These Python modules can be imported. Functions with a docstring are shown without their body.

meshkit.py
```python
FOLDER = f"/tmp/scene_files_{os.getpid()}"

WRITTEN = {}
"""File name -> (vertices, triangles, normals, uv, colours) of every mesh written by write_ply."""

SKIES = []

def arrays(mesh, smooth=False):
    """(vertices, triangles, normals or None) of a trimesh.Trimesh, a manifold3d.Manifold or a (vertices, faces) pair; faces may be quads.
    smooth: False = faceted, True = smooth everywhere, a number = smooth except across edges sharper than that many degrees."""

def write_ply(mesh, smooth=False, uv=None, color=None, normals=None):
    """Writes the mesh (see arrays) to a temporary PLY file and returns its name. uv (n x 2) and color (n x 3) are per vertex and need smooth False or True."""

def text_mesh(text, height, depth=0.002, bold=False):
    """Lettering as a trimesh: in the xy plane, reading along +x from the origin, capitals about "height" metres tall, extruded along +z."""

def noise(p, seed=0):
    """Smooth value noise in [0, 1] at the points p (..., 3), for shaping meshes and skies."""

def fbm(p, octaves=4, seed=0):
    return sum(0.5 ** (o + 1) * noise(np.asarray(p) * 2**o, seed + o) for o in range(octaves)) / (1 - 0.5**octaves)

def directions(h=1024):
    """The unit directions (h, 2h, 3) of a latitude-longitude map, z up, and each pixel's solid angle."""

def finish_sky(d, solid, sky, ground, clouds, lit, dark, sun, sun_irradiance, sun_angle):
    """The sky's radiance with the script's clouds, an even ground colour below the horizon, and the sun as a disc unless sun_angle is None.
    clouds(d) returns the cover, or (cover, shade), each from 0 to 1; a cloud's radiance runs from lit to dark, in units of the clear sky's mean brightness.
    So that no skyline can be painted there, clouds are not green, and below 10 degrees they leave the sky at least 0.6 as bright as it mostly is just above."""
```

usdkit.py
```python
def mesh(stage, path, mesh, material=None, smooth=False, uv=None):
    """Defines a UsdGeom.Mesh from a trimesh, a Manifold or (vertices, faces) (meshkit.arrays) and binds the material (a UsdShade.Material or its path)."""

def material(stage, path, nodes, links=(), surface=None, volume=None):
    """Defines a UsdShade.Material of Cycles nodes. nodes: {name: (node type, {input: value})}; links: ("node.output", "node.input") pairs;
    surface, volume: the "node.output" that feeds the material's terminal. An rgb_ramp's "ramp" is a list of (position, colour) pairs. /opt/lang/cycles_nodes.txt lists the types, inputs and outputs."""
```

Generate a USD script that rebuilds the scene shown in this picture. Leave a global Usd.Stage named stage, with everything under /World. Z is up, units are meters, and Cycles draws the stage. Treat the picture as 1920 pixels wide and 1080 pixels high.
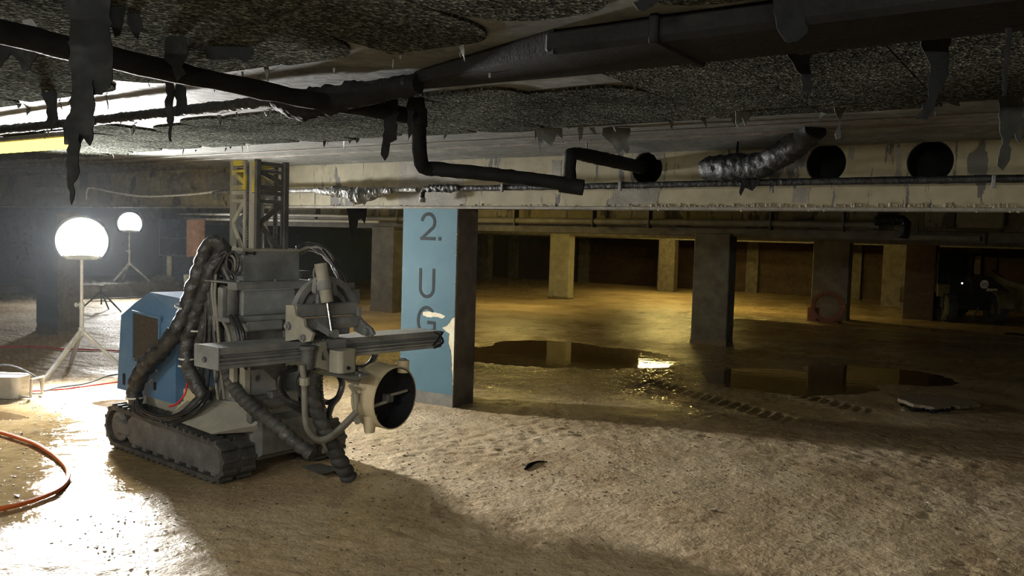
import math, random
import numpy as np, trimesh, shapely
import shapely.geometry as sg
from shapely import affinity
import manifold3d as m3
import usdkit, meshkit
from pxr import Usd, UsdGeom, UsdShade, UsdLux, Gf, Sdf, Vt

random.seed(7); rng = np.random.default_rng(7)
stage = Usd.Stage.CreateInMemory()
UsdGeom.SetStageUpAxis(stage, 'Z'); UsdGeom.SetStageMetersPerUnit(stage, 1.0)
UsdGeom.Xform.Define(stage, '/World')

# ------------------------------------------------------------------ camera, lights, exposure
FPX, YAW, PITCH, ROLL, EYE = 1560.0, 0.599, 0.058, 0.030, 1.69
_f0 = np.array([-math.sin(YAW), math.cos(YAW), 0]); _r0 = np.array([math.cos(YAW), math.sin(YAW), 0]); _z = np.array([0, 0, 1.0])
FWD = _f0 * math.cos(PITCH) - _z * math.sin(PITCH); _u1 = _z * math.cos(PITCH) + _f0 * math.sin(PITCH)
RIGHT = _r0 * math.cos(ROLL) + _u1 * math.sin(ROLL); UP = _u1 * math.cos(ROLL) - _r0 * math.sin(ROLL)
CAM = np.array([0, 0, EYE])
cam = UsdGeom.Camera.Define(stage, '/World/camera')
cam.CreateHorizontalApertureAttr(36.0); cam.CreateVerticalApertureAttr(20.25)
cam.CreateFocalLengthAttr(36.0 * FPX / 1920.0); cam.CreateClippingRangeAttr(Gf.Vec2f(0.05, 300))
_m = np.eye(4); _m[0, :3] = RIGHT; _m[1, :3] = UP; _m[2, :3] = -FWD; _m[3, :3] = CAM
cam.AddTransformOp().Set(Gf.Matrix4d(*_m.ravel().tolist()))
cam.CreateExposureAttr(1.1)
LAMP_1, LAMP_2, TUBE_L, TUBE_DIM, TUBE_UNSEEN = 1050.0, 300.0, 2.2, 80.0, 76.0      # radiance of the lamps' glowing surfaces
LAMP_COL, TUBE_COL = (1.0, 0.985, 0.94), (1.0, 0.74, 0.21)


def ray(x, y): return FWD + RIGHT * (x - 960) / FPX - UP * (y - 540) / FPX
def onz(x, y, z): d = ray(x, y); return CAM + d * ((z - EYE) / d[2])
def onY(x, y, Y): d = ray(x, y); return CAM + d * (Y / d[1])
def onX(x, y, X): d = ray(x, y); return CAM + d * (X / d[0])
def deep(x, y, t): return CAM + ray(x, y) * t
def proj(p):
    v = np.asarray(p, float) - CAM; z = v @ FWD
    return np.array([960 + FPX * (v @ RIGHT) / z, 540 - FPX * (v @ UP) / z, z])


# ------------------------------------------------------------------ prims
used = {}
def numbered(parent, name):
    k = used.get((parent, name), 0); used[(parent, name)] = k + 1
    return f'{parent}/{name}' if k == 0 else f'{parent}/{name}_{k:03d}'
def data(p, **kw):
    for k, v in kw.items():
        if v: p.SetCustomDataByKey(k, v)
class Thing:
    """an Xform at the thing's base; parts are given in world space unless local=True"""
    def __init__(s, name, label=None, cat=None, base=(0, 0, 0), rz=0.0, group=None, kind=None):
        s.path = numbered('/World', name); x = UsdGeom.Xform.Define(stage, s.path)
        x.AddTranslateOp().Set(Gf.Vec3d(*map(float, base))); x.AddRotateZOp().Set(math.degrees(rz))
        s.prim = x.GetPrim(); data(s.prim, label=label, category=cat, group=group, kind=kind)
        s.M = trimesh.transformations.rotation_matrix(rz, [0, 0, 1]); s.M[:3, 3] = base; s.I = np.linalg.inv(s.M)
    def part(s, name, mesh, mat, parent=None, local=False, smooth=30, label=None, kind=None):
        mesh = as_mesh(mesh)
        if not local: mesh.apply_transform(s.I)
        path = numbered(parent or s.path, name)
        p = usdkit.mesh(stage, path, mesh, mat, smooth=smooth).GetPrim(); data(p, label=label, kind=kind)
        return path
def single(name, mesh, mat, label=None, cat=None, group=None, kind=None, smooth=30, base=None):
    """a thing that is one mesh"""
    mesh = as_mesh(mesh); lo, hi = mesh.bounds
    b = np.array(base if base is not None else [(lo[0] + hi[0]) / 2, (lo[1] + hi[1]) / 2, lo[2]])
    mesh.apply_translation(-b); path = numbered('/World', name)
    p = usdkit.mesh(stage, path, mesh, mat, smooth=smooth); p.AddTranslateOp().Set(Gf.Vec3d(*map(float, b)))
    data(p.GetPrim(), label=label, category=cat, group=group, kind=kind)
    return p


# ------------------------------------------------------------------ shapes
def as_mesh(m):
    if isinstance(m, (list, tuple)) and len(m) and not isinstance(m[0], np.ndarray):
        return trimesh.util.concatenate([as_mesh(x) for x in m])
    if hasattr(m, 'to_mesh'):
        g = m.to_mesh(); return trimesh.Trimesh(np.array(g.vert_properties[:, :3]), np.array(g.tri_verts), process=False)
    if isinstance(m, tuple): return trimesh.Trimesh(*m, process=False)
    return m.copy()
def frame(o, x, y, z):
    M = np.eye(4); M[:3, 0], M[:3, 1], M[:3, 2], M[:3, 3] = x, y, z, o; return M
def put(mesh, M): mesh = as_mesh(mesh); mesh.apply_transform(M); return mesh
def hull(pts): return as_mesh(m3.Manifold.hull_points(np.asarray(pts, float)))
def box(lo, hi, b=0.006):
    lo, hi = np.minimum(lo, hi).astype(float), np.maximum(lo, hi).astype(float); b = min(b, *( (hi - lo) * 0.3))
    P = []
    for k in range(3):
        l, h = lo + b, hi - b; l[k], h[k] = lo[k], hi[k]
        P += [[(l, h)[i][0], (l, h)[j][1], (l, h)[m][2]] for i in (0, 1) for j in (0, 1) for m in (0, 1)]
    return hull(P)
def cyl(a, b, r, r2=None, n=16):
    a, b = np.asarray(a, float), np.asarray(b, float); r2 = r if r2 is None else r2
    return sweep([a, b], [r, r2], n, raw=True)
def spline(pts, step):
    P = np.asarray(pts, float)
    if len(P) < 3: 
        n = max(2, int(np.linalg.norm(P[1] - P[0]) / step) + 1); return P[0] + (P[1] - P[0]) * np.linspace(0, 1, n)[:, None]
    Q = np.vstack([2 * P[0] - P[1], P, 2 * P[-1] - P[-2]]); out = []
    for i in range(1, len(Q) - 2):
        n = max(2, int(np.linalg.norm(Q[i + 1] - Q[i]) / step)); t = np.linspace(0, 1, n, endpoint=False)[:, None]
        out.append(0.5 * (2 * Q[i] + (Q[i + 1] - Q[i - 1]) * t + (2 * Q[i - 1] - 5 * Q[i] + 4 * Q[i + 1] - Q[i + 2]) * t**2 + (3 * Q[i] - Q[i - 1] - 3 * Q[i + 1] + Q[i + 2]) * t**3))
    return np.vstack(out + [P[-1:]])
def sweep(path, r, n=10, raw=False, step=0.03, ring=None, wob=0.0, seed=0, flat=1.0):
    """a tube along the path; r: radius or radii at the given points; ring=(pitch, depth): ribs; wob: rough wrapping"""
    given = np.asarray(path, float)
    P = given if raw else spline(given, step)
    s = np.r_[0, np.cumsum(np.linalg.norm(np.diff(P, axis=0), axis=1))]
    if np.ndim(r):
        g = np.r_[0, np.cumsum(np.linalg.norm(np.diff(given, axis=0), axis=1))]; R = np.interp(s / s[-1], g / g[-1], r)
    else: R = np.full(len(P), float(r))
    if ring and len(ring) == 2: R = R * (1 - ring[1] * (np.abs((s / ring[0]) % 1 - 0.5) * 2) ** 2.5)
    hel = ring and len(ring) > 2
    T = np.gradient(P, axis=0); T /= np.maximum(np.linalg.norm(T, axis=1), 1e-12)[:, None]
    u = np.cross(T[0], [0, 0, 1.0]); u = u if np.linalg.norm(u) > 0.1 else np.cross(T[0], [1.0, 0, 0]); u /= np.linalg.norm(u)
    V = []; a = np.linspace(0, 2 * np.pi, n, endpoint=False)
    for i in range(len(P)):
        u = u - T[i] * (u @ T[i]); u /= np.linalg.norm(u); w = np.cross(T[i], u)
        Ri = R[i] * (1 - ring[1] * (np.abs((s[i] / ring[0] + a / (2 * np.pi)) % 1 - 0.5) * 2) ** 3)[:, None] if hel else R[i]
        V.append(P[i] + Ri * (np.cos(a)[:, None] * u + flat * np.sin(a)[:, None] * w))
    V = np.array(V)
    if wob: V = V + (V - P[:, None]) * ((meshkit.fbm(V * 22, 2, seed) - 0.45) * 2 * wob)[..., None]
    k = np.arange(len(P) - 1)[:, None] * n; i = np.arange(n)[None]; j = (i + 1) % n
    q = np.stack([k + i, k + j, k + n + j, k + n + i], -1).reshape(-1, 4)
    F = np.vstack([q[:, [0, 1, 2]], q[:, [0, 2, 3]]]); v = V.reshape(-1, 3); c0 = len(v); v = np.vstack([v, P[0], P[-1]])
    i = np.arange(n); j = (i + 1) % n; e = (len(P) - 1) * n
    F = np.vstack([F, np.stack([j, i, np.full(n, c0)], 1), np.stack([e + i, e + j, np.full(n, c0 + 1)], 1)])
    return trimesh.Trimesh(v, F, process=False)
def prism(poly, M, d):
    """a shapely polygon (or points) in the frame M, extruded along the frame's z by d"""
    poly = poly if hasattr(poly, 'area') else sg.Polygon(poly)
    ms = [trimesh.creation.extrude_polygon(g, d, engine='earcut') for g in getattr(poly, 'geoms', [poly]) if g.area > 1e-7]
    return put(trimesh.util.concatenate(ms), M)
def lathe(prof, n=32):
    return trimesh.creation.revolve(np.asarray(prof, float), sections=n)
def lathe_on(prof, a, axis, n=32):
    axis = np.asarray(axis, float) / np.linalg.norm(axis); M = trimesh.geometry.align_vectors([0, 0, 1], axis); M[:3, 3] = a
    return put(lathe(prof, n), M)
def jag(pts, amp, step, seed=0):
    """a rougher outline"""
    g = np.random.default_rng(seed); out = []
    P = np.asarray(pts, float)
    for a, b in zip(P, np.roll(P, -1, 0)):
        n = max(1, int(np.linalg.norm(b - a) / step))
        for k in range(n):
            out.append(a + (b - a) * k / n + (g.normal(size=2) * amp if k else 0))
    p = sg.Polygon(out); return p if p.is_valid else p.buffer(0)
def sheet(outline, o, ax, ay, bend=0.03, thick=0.004, scale=6.0, seed=0, cell=0.035, curl=0.0):
    """a torn flake: the outline (in metres in the plane o, ax, ay) filled, crumpled along its normal and given thickness"""
    poly = sg.Polygon(outline).buffer(0)
    if poly.geom_type != 'Polygon': poly = max(poly.geoms, key=lambda g: g.area)
    nz = np.cross(ax, ay); x0, y0, x1, y1 = poly.bounds
    m = trimesh.creation.extrude_polygon(poly, thick, engine='earcut')
    m = m.subdivide_to_size(cell, max_iter=8) if False else trimesh.Trimesh(*trimesh.remesh.subdivide_to_size(m.vertices, m.faces, cell, max_iter=12), process=False)
    m.merge_vertices()
    v = m.vertices; q = np.stack([v[:, 0] * scale, v[:, 1] * scale * 0.55, np.full(len(v), seed * 3.7)], 1)
    h = (meshkit.fbm(q, 3, seed) - 0.5) * 2 * bend + curl * ((v[:, 0] - (x0 + x1) / 2) / max(x1 - x0, 1e-6) * 2) ** 2 * (x1 - x0) * 0.5
    h *= np.clip((y1 - v[:, 1]) / 0.05, 0.15, 1)
    w = np.asarray(o) + v[:, :1] * np.asarray(ax) + v[:, 1:2] * np.asarray(ay) + (v[:, 2] + h)[:, None] * nz
    return trimesh.Trimesh(w, m.faces, process=False)
CAMSIDE, CAMWARD = _r0, -_f0
def px_sheet(pts, t, seed=0, amp=3.0, **kw):
    """a torn flake hanging in an upright plane at the depth t, its outline read off in pixels"""
    o = deep(*np.mean(pts, 0), t); P = []
    for x, y in pts:
        d = ray(x, y); w = CAM + d * (((o - CAM) @ _f0) / (d @ _f0)) - o; P.append((w @ _r0, w[2]))
    return sheet(jag(P, amp * t / FPX, 9 * t / FPX, seed), o, _r0, np.array([0, 0, 1.0]), seed=seed, **kw)


# ------------------------------------------------------------------ materials
def mat(name, nodes, links, surface='p.BSDF', volume=None):
    return usdkit.material(stage, '/World/Looks/' + name, nodes, links, surface=surface, volume=volume)
def paint(name, ramp, scale=4.0, detail=6.0, rough=(0.6, 0.85), bump=0.3, bscale=60.0, bdist=0.004, metal=0.0, stretch=(1, 1, 1), spec=0.5, distort=0.0):
    """a worn surface: ramp = colours along a noise"""
    n = {'g': ('geometry', {}), 'mp': ('mapping', {'scale': stretch}), 'n': ('noise_texture', {'scale': scale, 'detail': detail, 'roughness': 0.6, 'distortion': distort}), 'r': ('rgb_ramp', {'ramp': ramp}),
         'n2': ('noise_texture', {'scale': bscale, 'detail': 3.0}), 'b': ('bump', {'strength': bump, 'distance': bdist}),
         'mr': ('map_range', {'from_min': 0.3, 'from_max': 0.7, 'to_min': rough[0], 'to_max': rough[1]}),
         'p': ('principled_bsdf', {'metallic': metal, 'specular_ior_level': spec})}
    l = [('g.position', 'mp.vector'), ('mp.vector', 'n.vector'), ('g.position', 'n2.vector'), ('n.fac', 'r.fac'), ('r.color', 'p.base_color'), ('n2.fac', 'b.height'), ('b.normal', 'p.normal'), ('n2.fac', 'mr.value'), ('mr.result', 'p.roughness')]
    return mat(name, n, l)
def glow(name, col, strength):
    return mat(name, {'e': ('emission', {'color': col, 'strength': strength})}, [], 'e.emission')
K = {}
K['concrete'] = paint('bare_concrete', [(0.3, (0.085, 0.078, 0.063)), (0.5, (0.13, 0.12, 0.097)), (0.7, (0.18, 0.168, 0.138))], 5, bump=0.6, bscale=90, bdist=0.006)
K['concrete_dark'] = paint('sooty_concrete', [(0.3, (0.07, 0.06, 0.05)), (0.6, (0.13, 0.115, 0.095)), (0.75, (0.18, 0.16, 0.13))], 6, bump=0.6, bscale=80, bdist=0.006)
K['cream'] = mat('cream_paint_flaking', {
    'g': ('geometry', {}), 'mp': ('mapping', {'scale': (1, 1, 0.35)}), 'n': ('noise_texture', {'scale': 2.3, 'detail': 9.0, 'roughness': 0.62}), 'r': ('rgb_ramp', {'ramp': [(0.0, (1, 1, 1)), (0.425, (1, 1, 1)), (0.437, (0, 0, 0)), (1, (0, 0, 0))]}),
    'mp2': ('mapping', {'scale': (9, 9, 1.1)}), 'n2': ('noise_texture', {'scale': 1.6, 'detail': 8.0, 'roughness': 0.7}), 'r2': ('rgb_ramp', {'ramp': [(0.0, (1, 1, 1)), (0.375, (1, 1, 1)), (0.39, (0, 0, 0)), (1, (0, 0, 0))]}),
    'mx': ('mix_color', {'blend_type': 'lighten', 'fac': 1.0}), 'n3': ('noise_texture', {'scale': 9.0, 'detail': 4.0}), 'rc': ('rgb_ramp', {'ramp': [(0.3, (0.15, 0.132, 0.078)), (0.7, (0.205, 0.182, 0.115))]}),
    'mix': ('mix_color', {'b': (0.05, 0.048, 0.041)}), 'bw': ('rgb_to_bw', {}), 'inv': ('math', {'math_type': 'subtract', 'value1': 1.0}), 'b': ('bump', {'strength': 0.6, 'distance': 0.006}), 'p': ('principled_bsdf', {'roughness': 0.75})},
    [('g.position', 'mp.vector'), ('mp.vector', 'n.vector'), ('n.fac', 'r.fac'), ('g.position', 'mp2.vector'), ('mp2.vector', 'n2.vector'), ('n2.fac', 'r2.fac'), ('r.color', 'mx.a'), ('r2.color', 'mx.b'), ('mx.result', 'bw.color'), ('bw.val', 'mix.fac'),
     ('g.position', 'n3.vector'), ('n3.fac', 'rc.fac'), ('rc.color', 'mix.a'), ('mix.result', 'p.base_color'), ('bw.val', 'inv.value2'), ('inv.value', 'b.height'), ('b.normal', 'p.normal')])
K['soot'] = paint('soot_and_shade_black', [(0.3, (0.004, 0.004, 0.004)), (0.7, (0.010, 0.010, 0.010))], 9, rough=(0.7, 0.9), bump=0.4, spec=0.15)  # real soot; also the painted shade inside the beam openings
K['soot_foil'] = paint('sooty_plastic_wrap', [(0.3, (0.004, 0.0045, 0.005)), (0.7, (0.015, 0.016, 0.016))], 12, rough=(0.45, 0.7), bump=0.7, bscale=26, bdist=0.02, spec=0.3)
K['foil_grey'] = paint('grey_plastic_wrap', [(0.3, (0.06, 0.062, 0.06)), (0.7, (0.17, 0.17, 0.16))], 12, rough=(0.35, 0.6), bump=0.9, bscale=30, bdist=0.02)
K['membrane'] = paint('grey_ceiling_membrane', [(0.3, (0.06, 0.063, 0.058)), (0.55, (0.098, 0.101, 0.094)), (0.72, (0.19, 0.194, 0.18))], 2.2, detail=8, rough=(0.5, 0.8), bump=0.5, bscale=14, bdist=0.01, distort=1.2, spec=0.35)
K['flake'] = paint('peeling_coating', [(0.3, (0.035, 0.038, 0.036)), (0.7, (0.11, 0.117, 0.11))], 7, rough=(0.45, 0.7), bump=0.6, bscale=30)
K['flake_dark'] = paint('sooty_and_dimmed_coating', [(0.3, (0.004, 0.0045, 0.005)), (0.7, (0.012, 0.0135, 0.014))], 7, rough=(0.6, 0.85), bump=0.6, bscale=30, spec=0.15)  # sooty rags; also darkens pale sheets lit by the unseen tubes
K['flake_mid'] = paint('dimmed_pale_coating', [(0.3, (0.02, 0.022, 0.021)), (0.7, (0.06, 0.064, 0.06))], 7, rough=(0.6, 0.85), bump=0.6, bscale=30, spec=0.2)  # pale coating darkened in colour for the dim right edge
K['stipple'] = mat('stippled_coating', {
    'g': ('geometry', {}), 'v': ('voronoi_texture', {'scale': 75.0, 'randomness': 1.0}), 'n': ('noise_texture', {'scale': 60.0, 'detail': 4.0, 'roughness': 0.7}), 'n2': ('noise_texture', {'scale': 1.6, 'detail': 5.0}), 'bw': ('rgb_to_bw', {}),
    'a': ('math', {'math_type': 'multiply_add', 'value2': 0.5}), 'b': ('bump', {'strength': 1.0, 'distance': 0.012}), 'r': ('rgb_ramp', {'ramp': [(0.2, (0.024, 0.026, 0.023)), (0.5, (0.055, 0.058, 0.051)), (0.7, (0.095, 0.10, 0.088)), (0.82, (0.19, 0.20, 0.175))]}),  # palest ramp steps paint the glistening specks into the colour
    'r2': ('rgb_ramp', {'ramp': [(0.3, (0.45, 0.45, 0.45)), (0.7, (1, 1, 1))]}), 'mx': ('mix_color', {'blend_type': 'multiply', 'fac': 1.0}), 'p': ('principled_bsdf', {'roughness': 1.0, 'specular_ior_level': 0.0})},
    [('g.position', 'v.vector'), ('g.position', 'n.vector'), ('g.position', 'n2.vector'), ('n.fac', 'a.value1'), ('v.distance', 'a.value3'), ('a.value', 'b.height'), ('v.color', 'bw.color'), ('bw.val', 'r.fac'), ('n2.fac', 'r2.fac'), ('r.color', 'mx.a'), ('r2.color', 'mx.b'), ('mx.result', 'p.base_color'), ('b.normal', 'p.normal')])
K['metal'] = paint('mud_grey_machine_metal', [(0.3, (0.125, 0.131, 0.133)), (0.55, (0.20, 0.209, 0.211)), (0.75, (0.275, 0.278, 0.268))], 6, rough=(0.55, 0.8), bump=0.25, bscale=70)
K['metal_light'] = paint('mud_dried_light_metal', [(0.3, (0.235, 0.225, 0.185)), (0.6, (0.33, 0.315, 0.26)), (0.75, (0.42, 0.40, 0.325))], 6, rough=(0.6, 0.85), bump=0.25, bscale=60)
K['metal_dark'] = paint('dark_muddy_steel', [(0.3, (0.05, 0.051, 0.051)), (0.6, (0.105, 0.105, 0.103)), (0.78, (0.18, 0.175, 0.155))], 7, rough=(0.5, 0.8), bump=0.35)
K['mast_yellow'] = paint('yellow_paint_with_grey_mud', [(0.36, (0.50, 0.38, 0.03)), (0.5, (0.42, 0.34, 0.06)), (0.6, (0.22, 0.20, 0.14))], 9, rough=(0.5, 0.8), bump=0.2)
K['blue_cab'] = paint('dusty_blue_paint', [(0.3, (0.070, 0.165, 0.31)), (0.6, (0.105, 0.205, 0.35)), (0.78, (0.22, 0.31, 0.41))], 3.5, rough=(0.4, 0.65), bump=0.1)
K['grille'] = paint('brown_radiator_mesh', [(0.3, (0.03, 0.026, 0.022)), (0.7, (0.085, 0.07, 0.055))], 60, rough=(0.6, 0.9), bump=0.8, bscale=200)
K['rubber'] = paint('muddy_rubber', [(0.3, (0.022, 0.022, 0.022)), (0.6, (0.06, 0.059, 0.055)), (0.8, (0.20, 0.185, 0.15))], 7, rough=(0.5, 0.85), bump=0.5, bscale=50)
K['hose'] = paint('dusty_hose', [(0.3, (0.018, 0.019, 0.021)), (0.6, (0.05, 0.051, 0.053)), (0.8, (0.13, 0.128, 0.122))], 11, rough=(0.3, 0.55), bump=0.6, bscale=45, bdist=0.01)
K['black_gloss'] = paint('black_cable', [(0.3, (0.008, 0.008, 0.009)), (0.7, (0.03, 0.03, 0.032))], 9, rough=(0.25, 0.5), bump=0.2)
K['hose_light'] = paint('grey_water_hose', [(0.3, (0.13, 0.125, 0.11)), (0.7, (0.26, 0.245, 0.21))], 9, rough=(0.45, 0.7), bump=0.2)
K['tie'] = paint('pale_cable_tie', [(0.3, (0.5, 0.5, 0.47)), (0.7, (0.7, 0.7, 0.66))], 9, rough=(0.4, 0.6), bump=0.0)
K['chrome'] = paint('chrome_rod', [(0.3, (0.6, 0.6, 0.6)), (0.7, (0.75, 0.75, 0.75))], 9, rough=(0.12, 0.25), bump=0.0, metal=1.0)
K['beige'] = paint('beige_mud_coated_metal', [(0.3, (0.47, 0.39, 0.25)), (0.6, (0.56, 0.475, 0.31)), (0.8, (0.64, 0.56, 0.39))], 5, rough=(0.6, 0.85), bump=0.15)
K['pit'] = paint('black_interior', [(0.3, (0.006, 0.006, 0.008)), (0.7, (0.014, 0.014, 0.018))], 9, rough=(0.6, 0.9), bump=0.1)
K['white'] = paint('white_enamel', [(0.3, (0.62, 0.62, 0.58)), (0.7, (0.74, 0.74, 0.70))], 8, rough=(0.35, 0.55), bump=0.05)
K['white_pipe'] = paint('dusty_white_pipe', [(0.3, (0.62, 0.62, 0.59)), (0.7, (0.78, 0.78, 0.74))], 8, rough=(0.4, 0.6), bump=0.1)
K['orange'] = paint('orange_hose', [(0.3, (0.50, 0.10, 0.02)), (0.7, (0.66, 0.16, 0.035))], 8, rough=(0.35, 0.6), bump=0.1)
K['red'] = paint('red_cable', [(0.3, (0.55, 0.02, 0.015)), (0.7, (0.70, 0.04, 0.03))], 8, rough=(0.35, 0.6), bump=0.05)
K['wall_blue'] = paint('blue_grey_painted_wall', [(0.3, (0.04, 0.075, 0.125)), (0.7, (0.075, 0.12, 0.185))], 1.4, rough=(0.6, 0.8), bump=0.3, bscale=20)
K['wall_brown'] = paint('brown_sooty_wall', [(0.3, (0.022, 0.011, 0.006)), (0.6, (0.045, 0.022, 0.011)), (0.75, (0.065, 0.034, 0.018))], 1.1, rough=(0.6, 0.85), bump=0.4, bscale=12, stretch=(1, 1, 2.5))
K['pillar_blue'] = paint('light_blue_wall_paint', [(0.3, (0.060, 0.128, 0.165)), (0.6, (0.072, 0.146, 0.182)), (0.78, (0.092, 0.155, 0.178))], 3.0, rough=(0.6, 0.8), bump=0.08, spec=0.2)
K['old_blue'] = paint('dull_blue_grey_paint', [(0.3, (0.05, 0.085, 0.12)), (0.7, (0.11, 0.155, 0.20))], 3, rough=(0.5, 0.75), bump=0.2)
K['undercoat'] = paint('cream_undercoat', [(0.3, (0.55, 0.50, 0.36)), (0.7, (0.70, 0.65, 0.49))], 12, rough=(0.7, 0.9), bump=0.4)
K['letter'] = paint('dark_grey_lettering', [(0.3, (0.028, 0.034, 0.038)), (0.7, (0.04, 0.047, 0.053))], 8, rough=(0.7, 0.9), bump=0.05, spec=0.1)
K['grey_pipe'] = paint('grey_zinc_pipe', [(0.3, (0.13, 0.125, 0.105)), (0.7, (0.24, 0.23, 0.20))], 6, rough=(0.4, 0.65), bump=0.25)
K['wood'] = paint('brown_board', [(0.3, (0.42, 0.22, 0.13)), (0.7, (0.56, 0.33, 0.21))], 4, rough=(0.5, 0.75), bump=0.1, stretch=(1, 1, 0.2))
K['rust'] = paint('rusty_red_metal', [(0.3, (0.13, 0.045, 0.022)), (0.7, (0.26, 0.095, 0.05))], 6, rough=(0.55, 0.8), bump=0.3)
K['loader'] = paint('black_vehicle_paint', [(0.3, (0.012, 0.012, 0.012)), (0.7, (0.03, 0.029, 0.027))], 5, rough=(0.3, 0.55), bump=0.1)
K['loader_olive'] = paint('muddy_vehicle_paint', [(0.3, (0.10, 0.085, 0.03)), (0.7, (0.19, 0.16, 0.07))], 5, rough=(0.5, 0.75), bump=0.2)
K['sign_white'] = paint('white_sticker', [(0.3, (0.6, 0.6, 0.55)), (0.7, (0.7, 0.7, 0.64))], 8, rough=(0.4, 0.6), bump=0.0)
K['plate_yellow'] = paint('pale_number_plate', [(0.3, (0.45, 0.42, 0.24)), (0.7, (0.56, 0.52, 0.32))], 8, rough=(0.4, 0.6), bump=0.0)
K['dark_glass'] = mat('dark_cab_glass', {'p': ('principled_bsdf', {'base_color': (0.02, 0.022, 0.024), 'roughness': 0.06})}, [])
K['stone'] = paint('pale_gravel', [(0.3, (0.20, 0.16, 0.11)), (0.6, (0.36, 0.31, 0.23)), (0.8, (0.62, 0.58, 0.50))], 40, rough=(0.5, 0.8), bump=0.2)
K['stone_dark'] = paint('dark_mud_crumb', [(0.3, (0.09, 0.068, 0.04)), (0.7, (0.22, 0.17, 0.105))], 40, rough=(0.4, 0.8), bump=0.3)
K['steel_box'] = paint('brushed_work_light_shell', [(0.3, (0.42, 0.39, 0.33)), (0.7, (0.60, 0.56, 0.48))], 6, rough=(0.3, 0.5), bump=0.1, metal=0.3)
K['lamp_1'] = glow('lamp_glow_near', LAMP_COL, LAMP_1); K['lamp_2'] = glow('lamp_glow_far', LAMP_COL, LAMP_2)
K['tube'] = glow('tube_glow', (1.0, 0.68, 0.10), TUBE_L); K['tube_dim'] = glow('tube_glow_hidden', TUBE_COL, TUBE_DIM)
K['tube_unseen'] = glow('tube_glow_unseen', (1.0, 0.97, 0.86), TUBE_UNSEEN)
K['lens_dot'] = glow('vehicle_lens_dots', (1.0, 0.9, 0.65), 1.2)  # bright dots on the loader lenses, drawn as a steady glow
K['panel_glow'] = glow('blue_white_led_panel', (0.85, 0.88, 1.0), 1.6)
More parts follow.
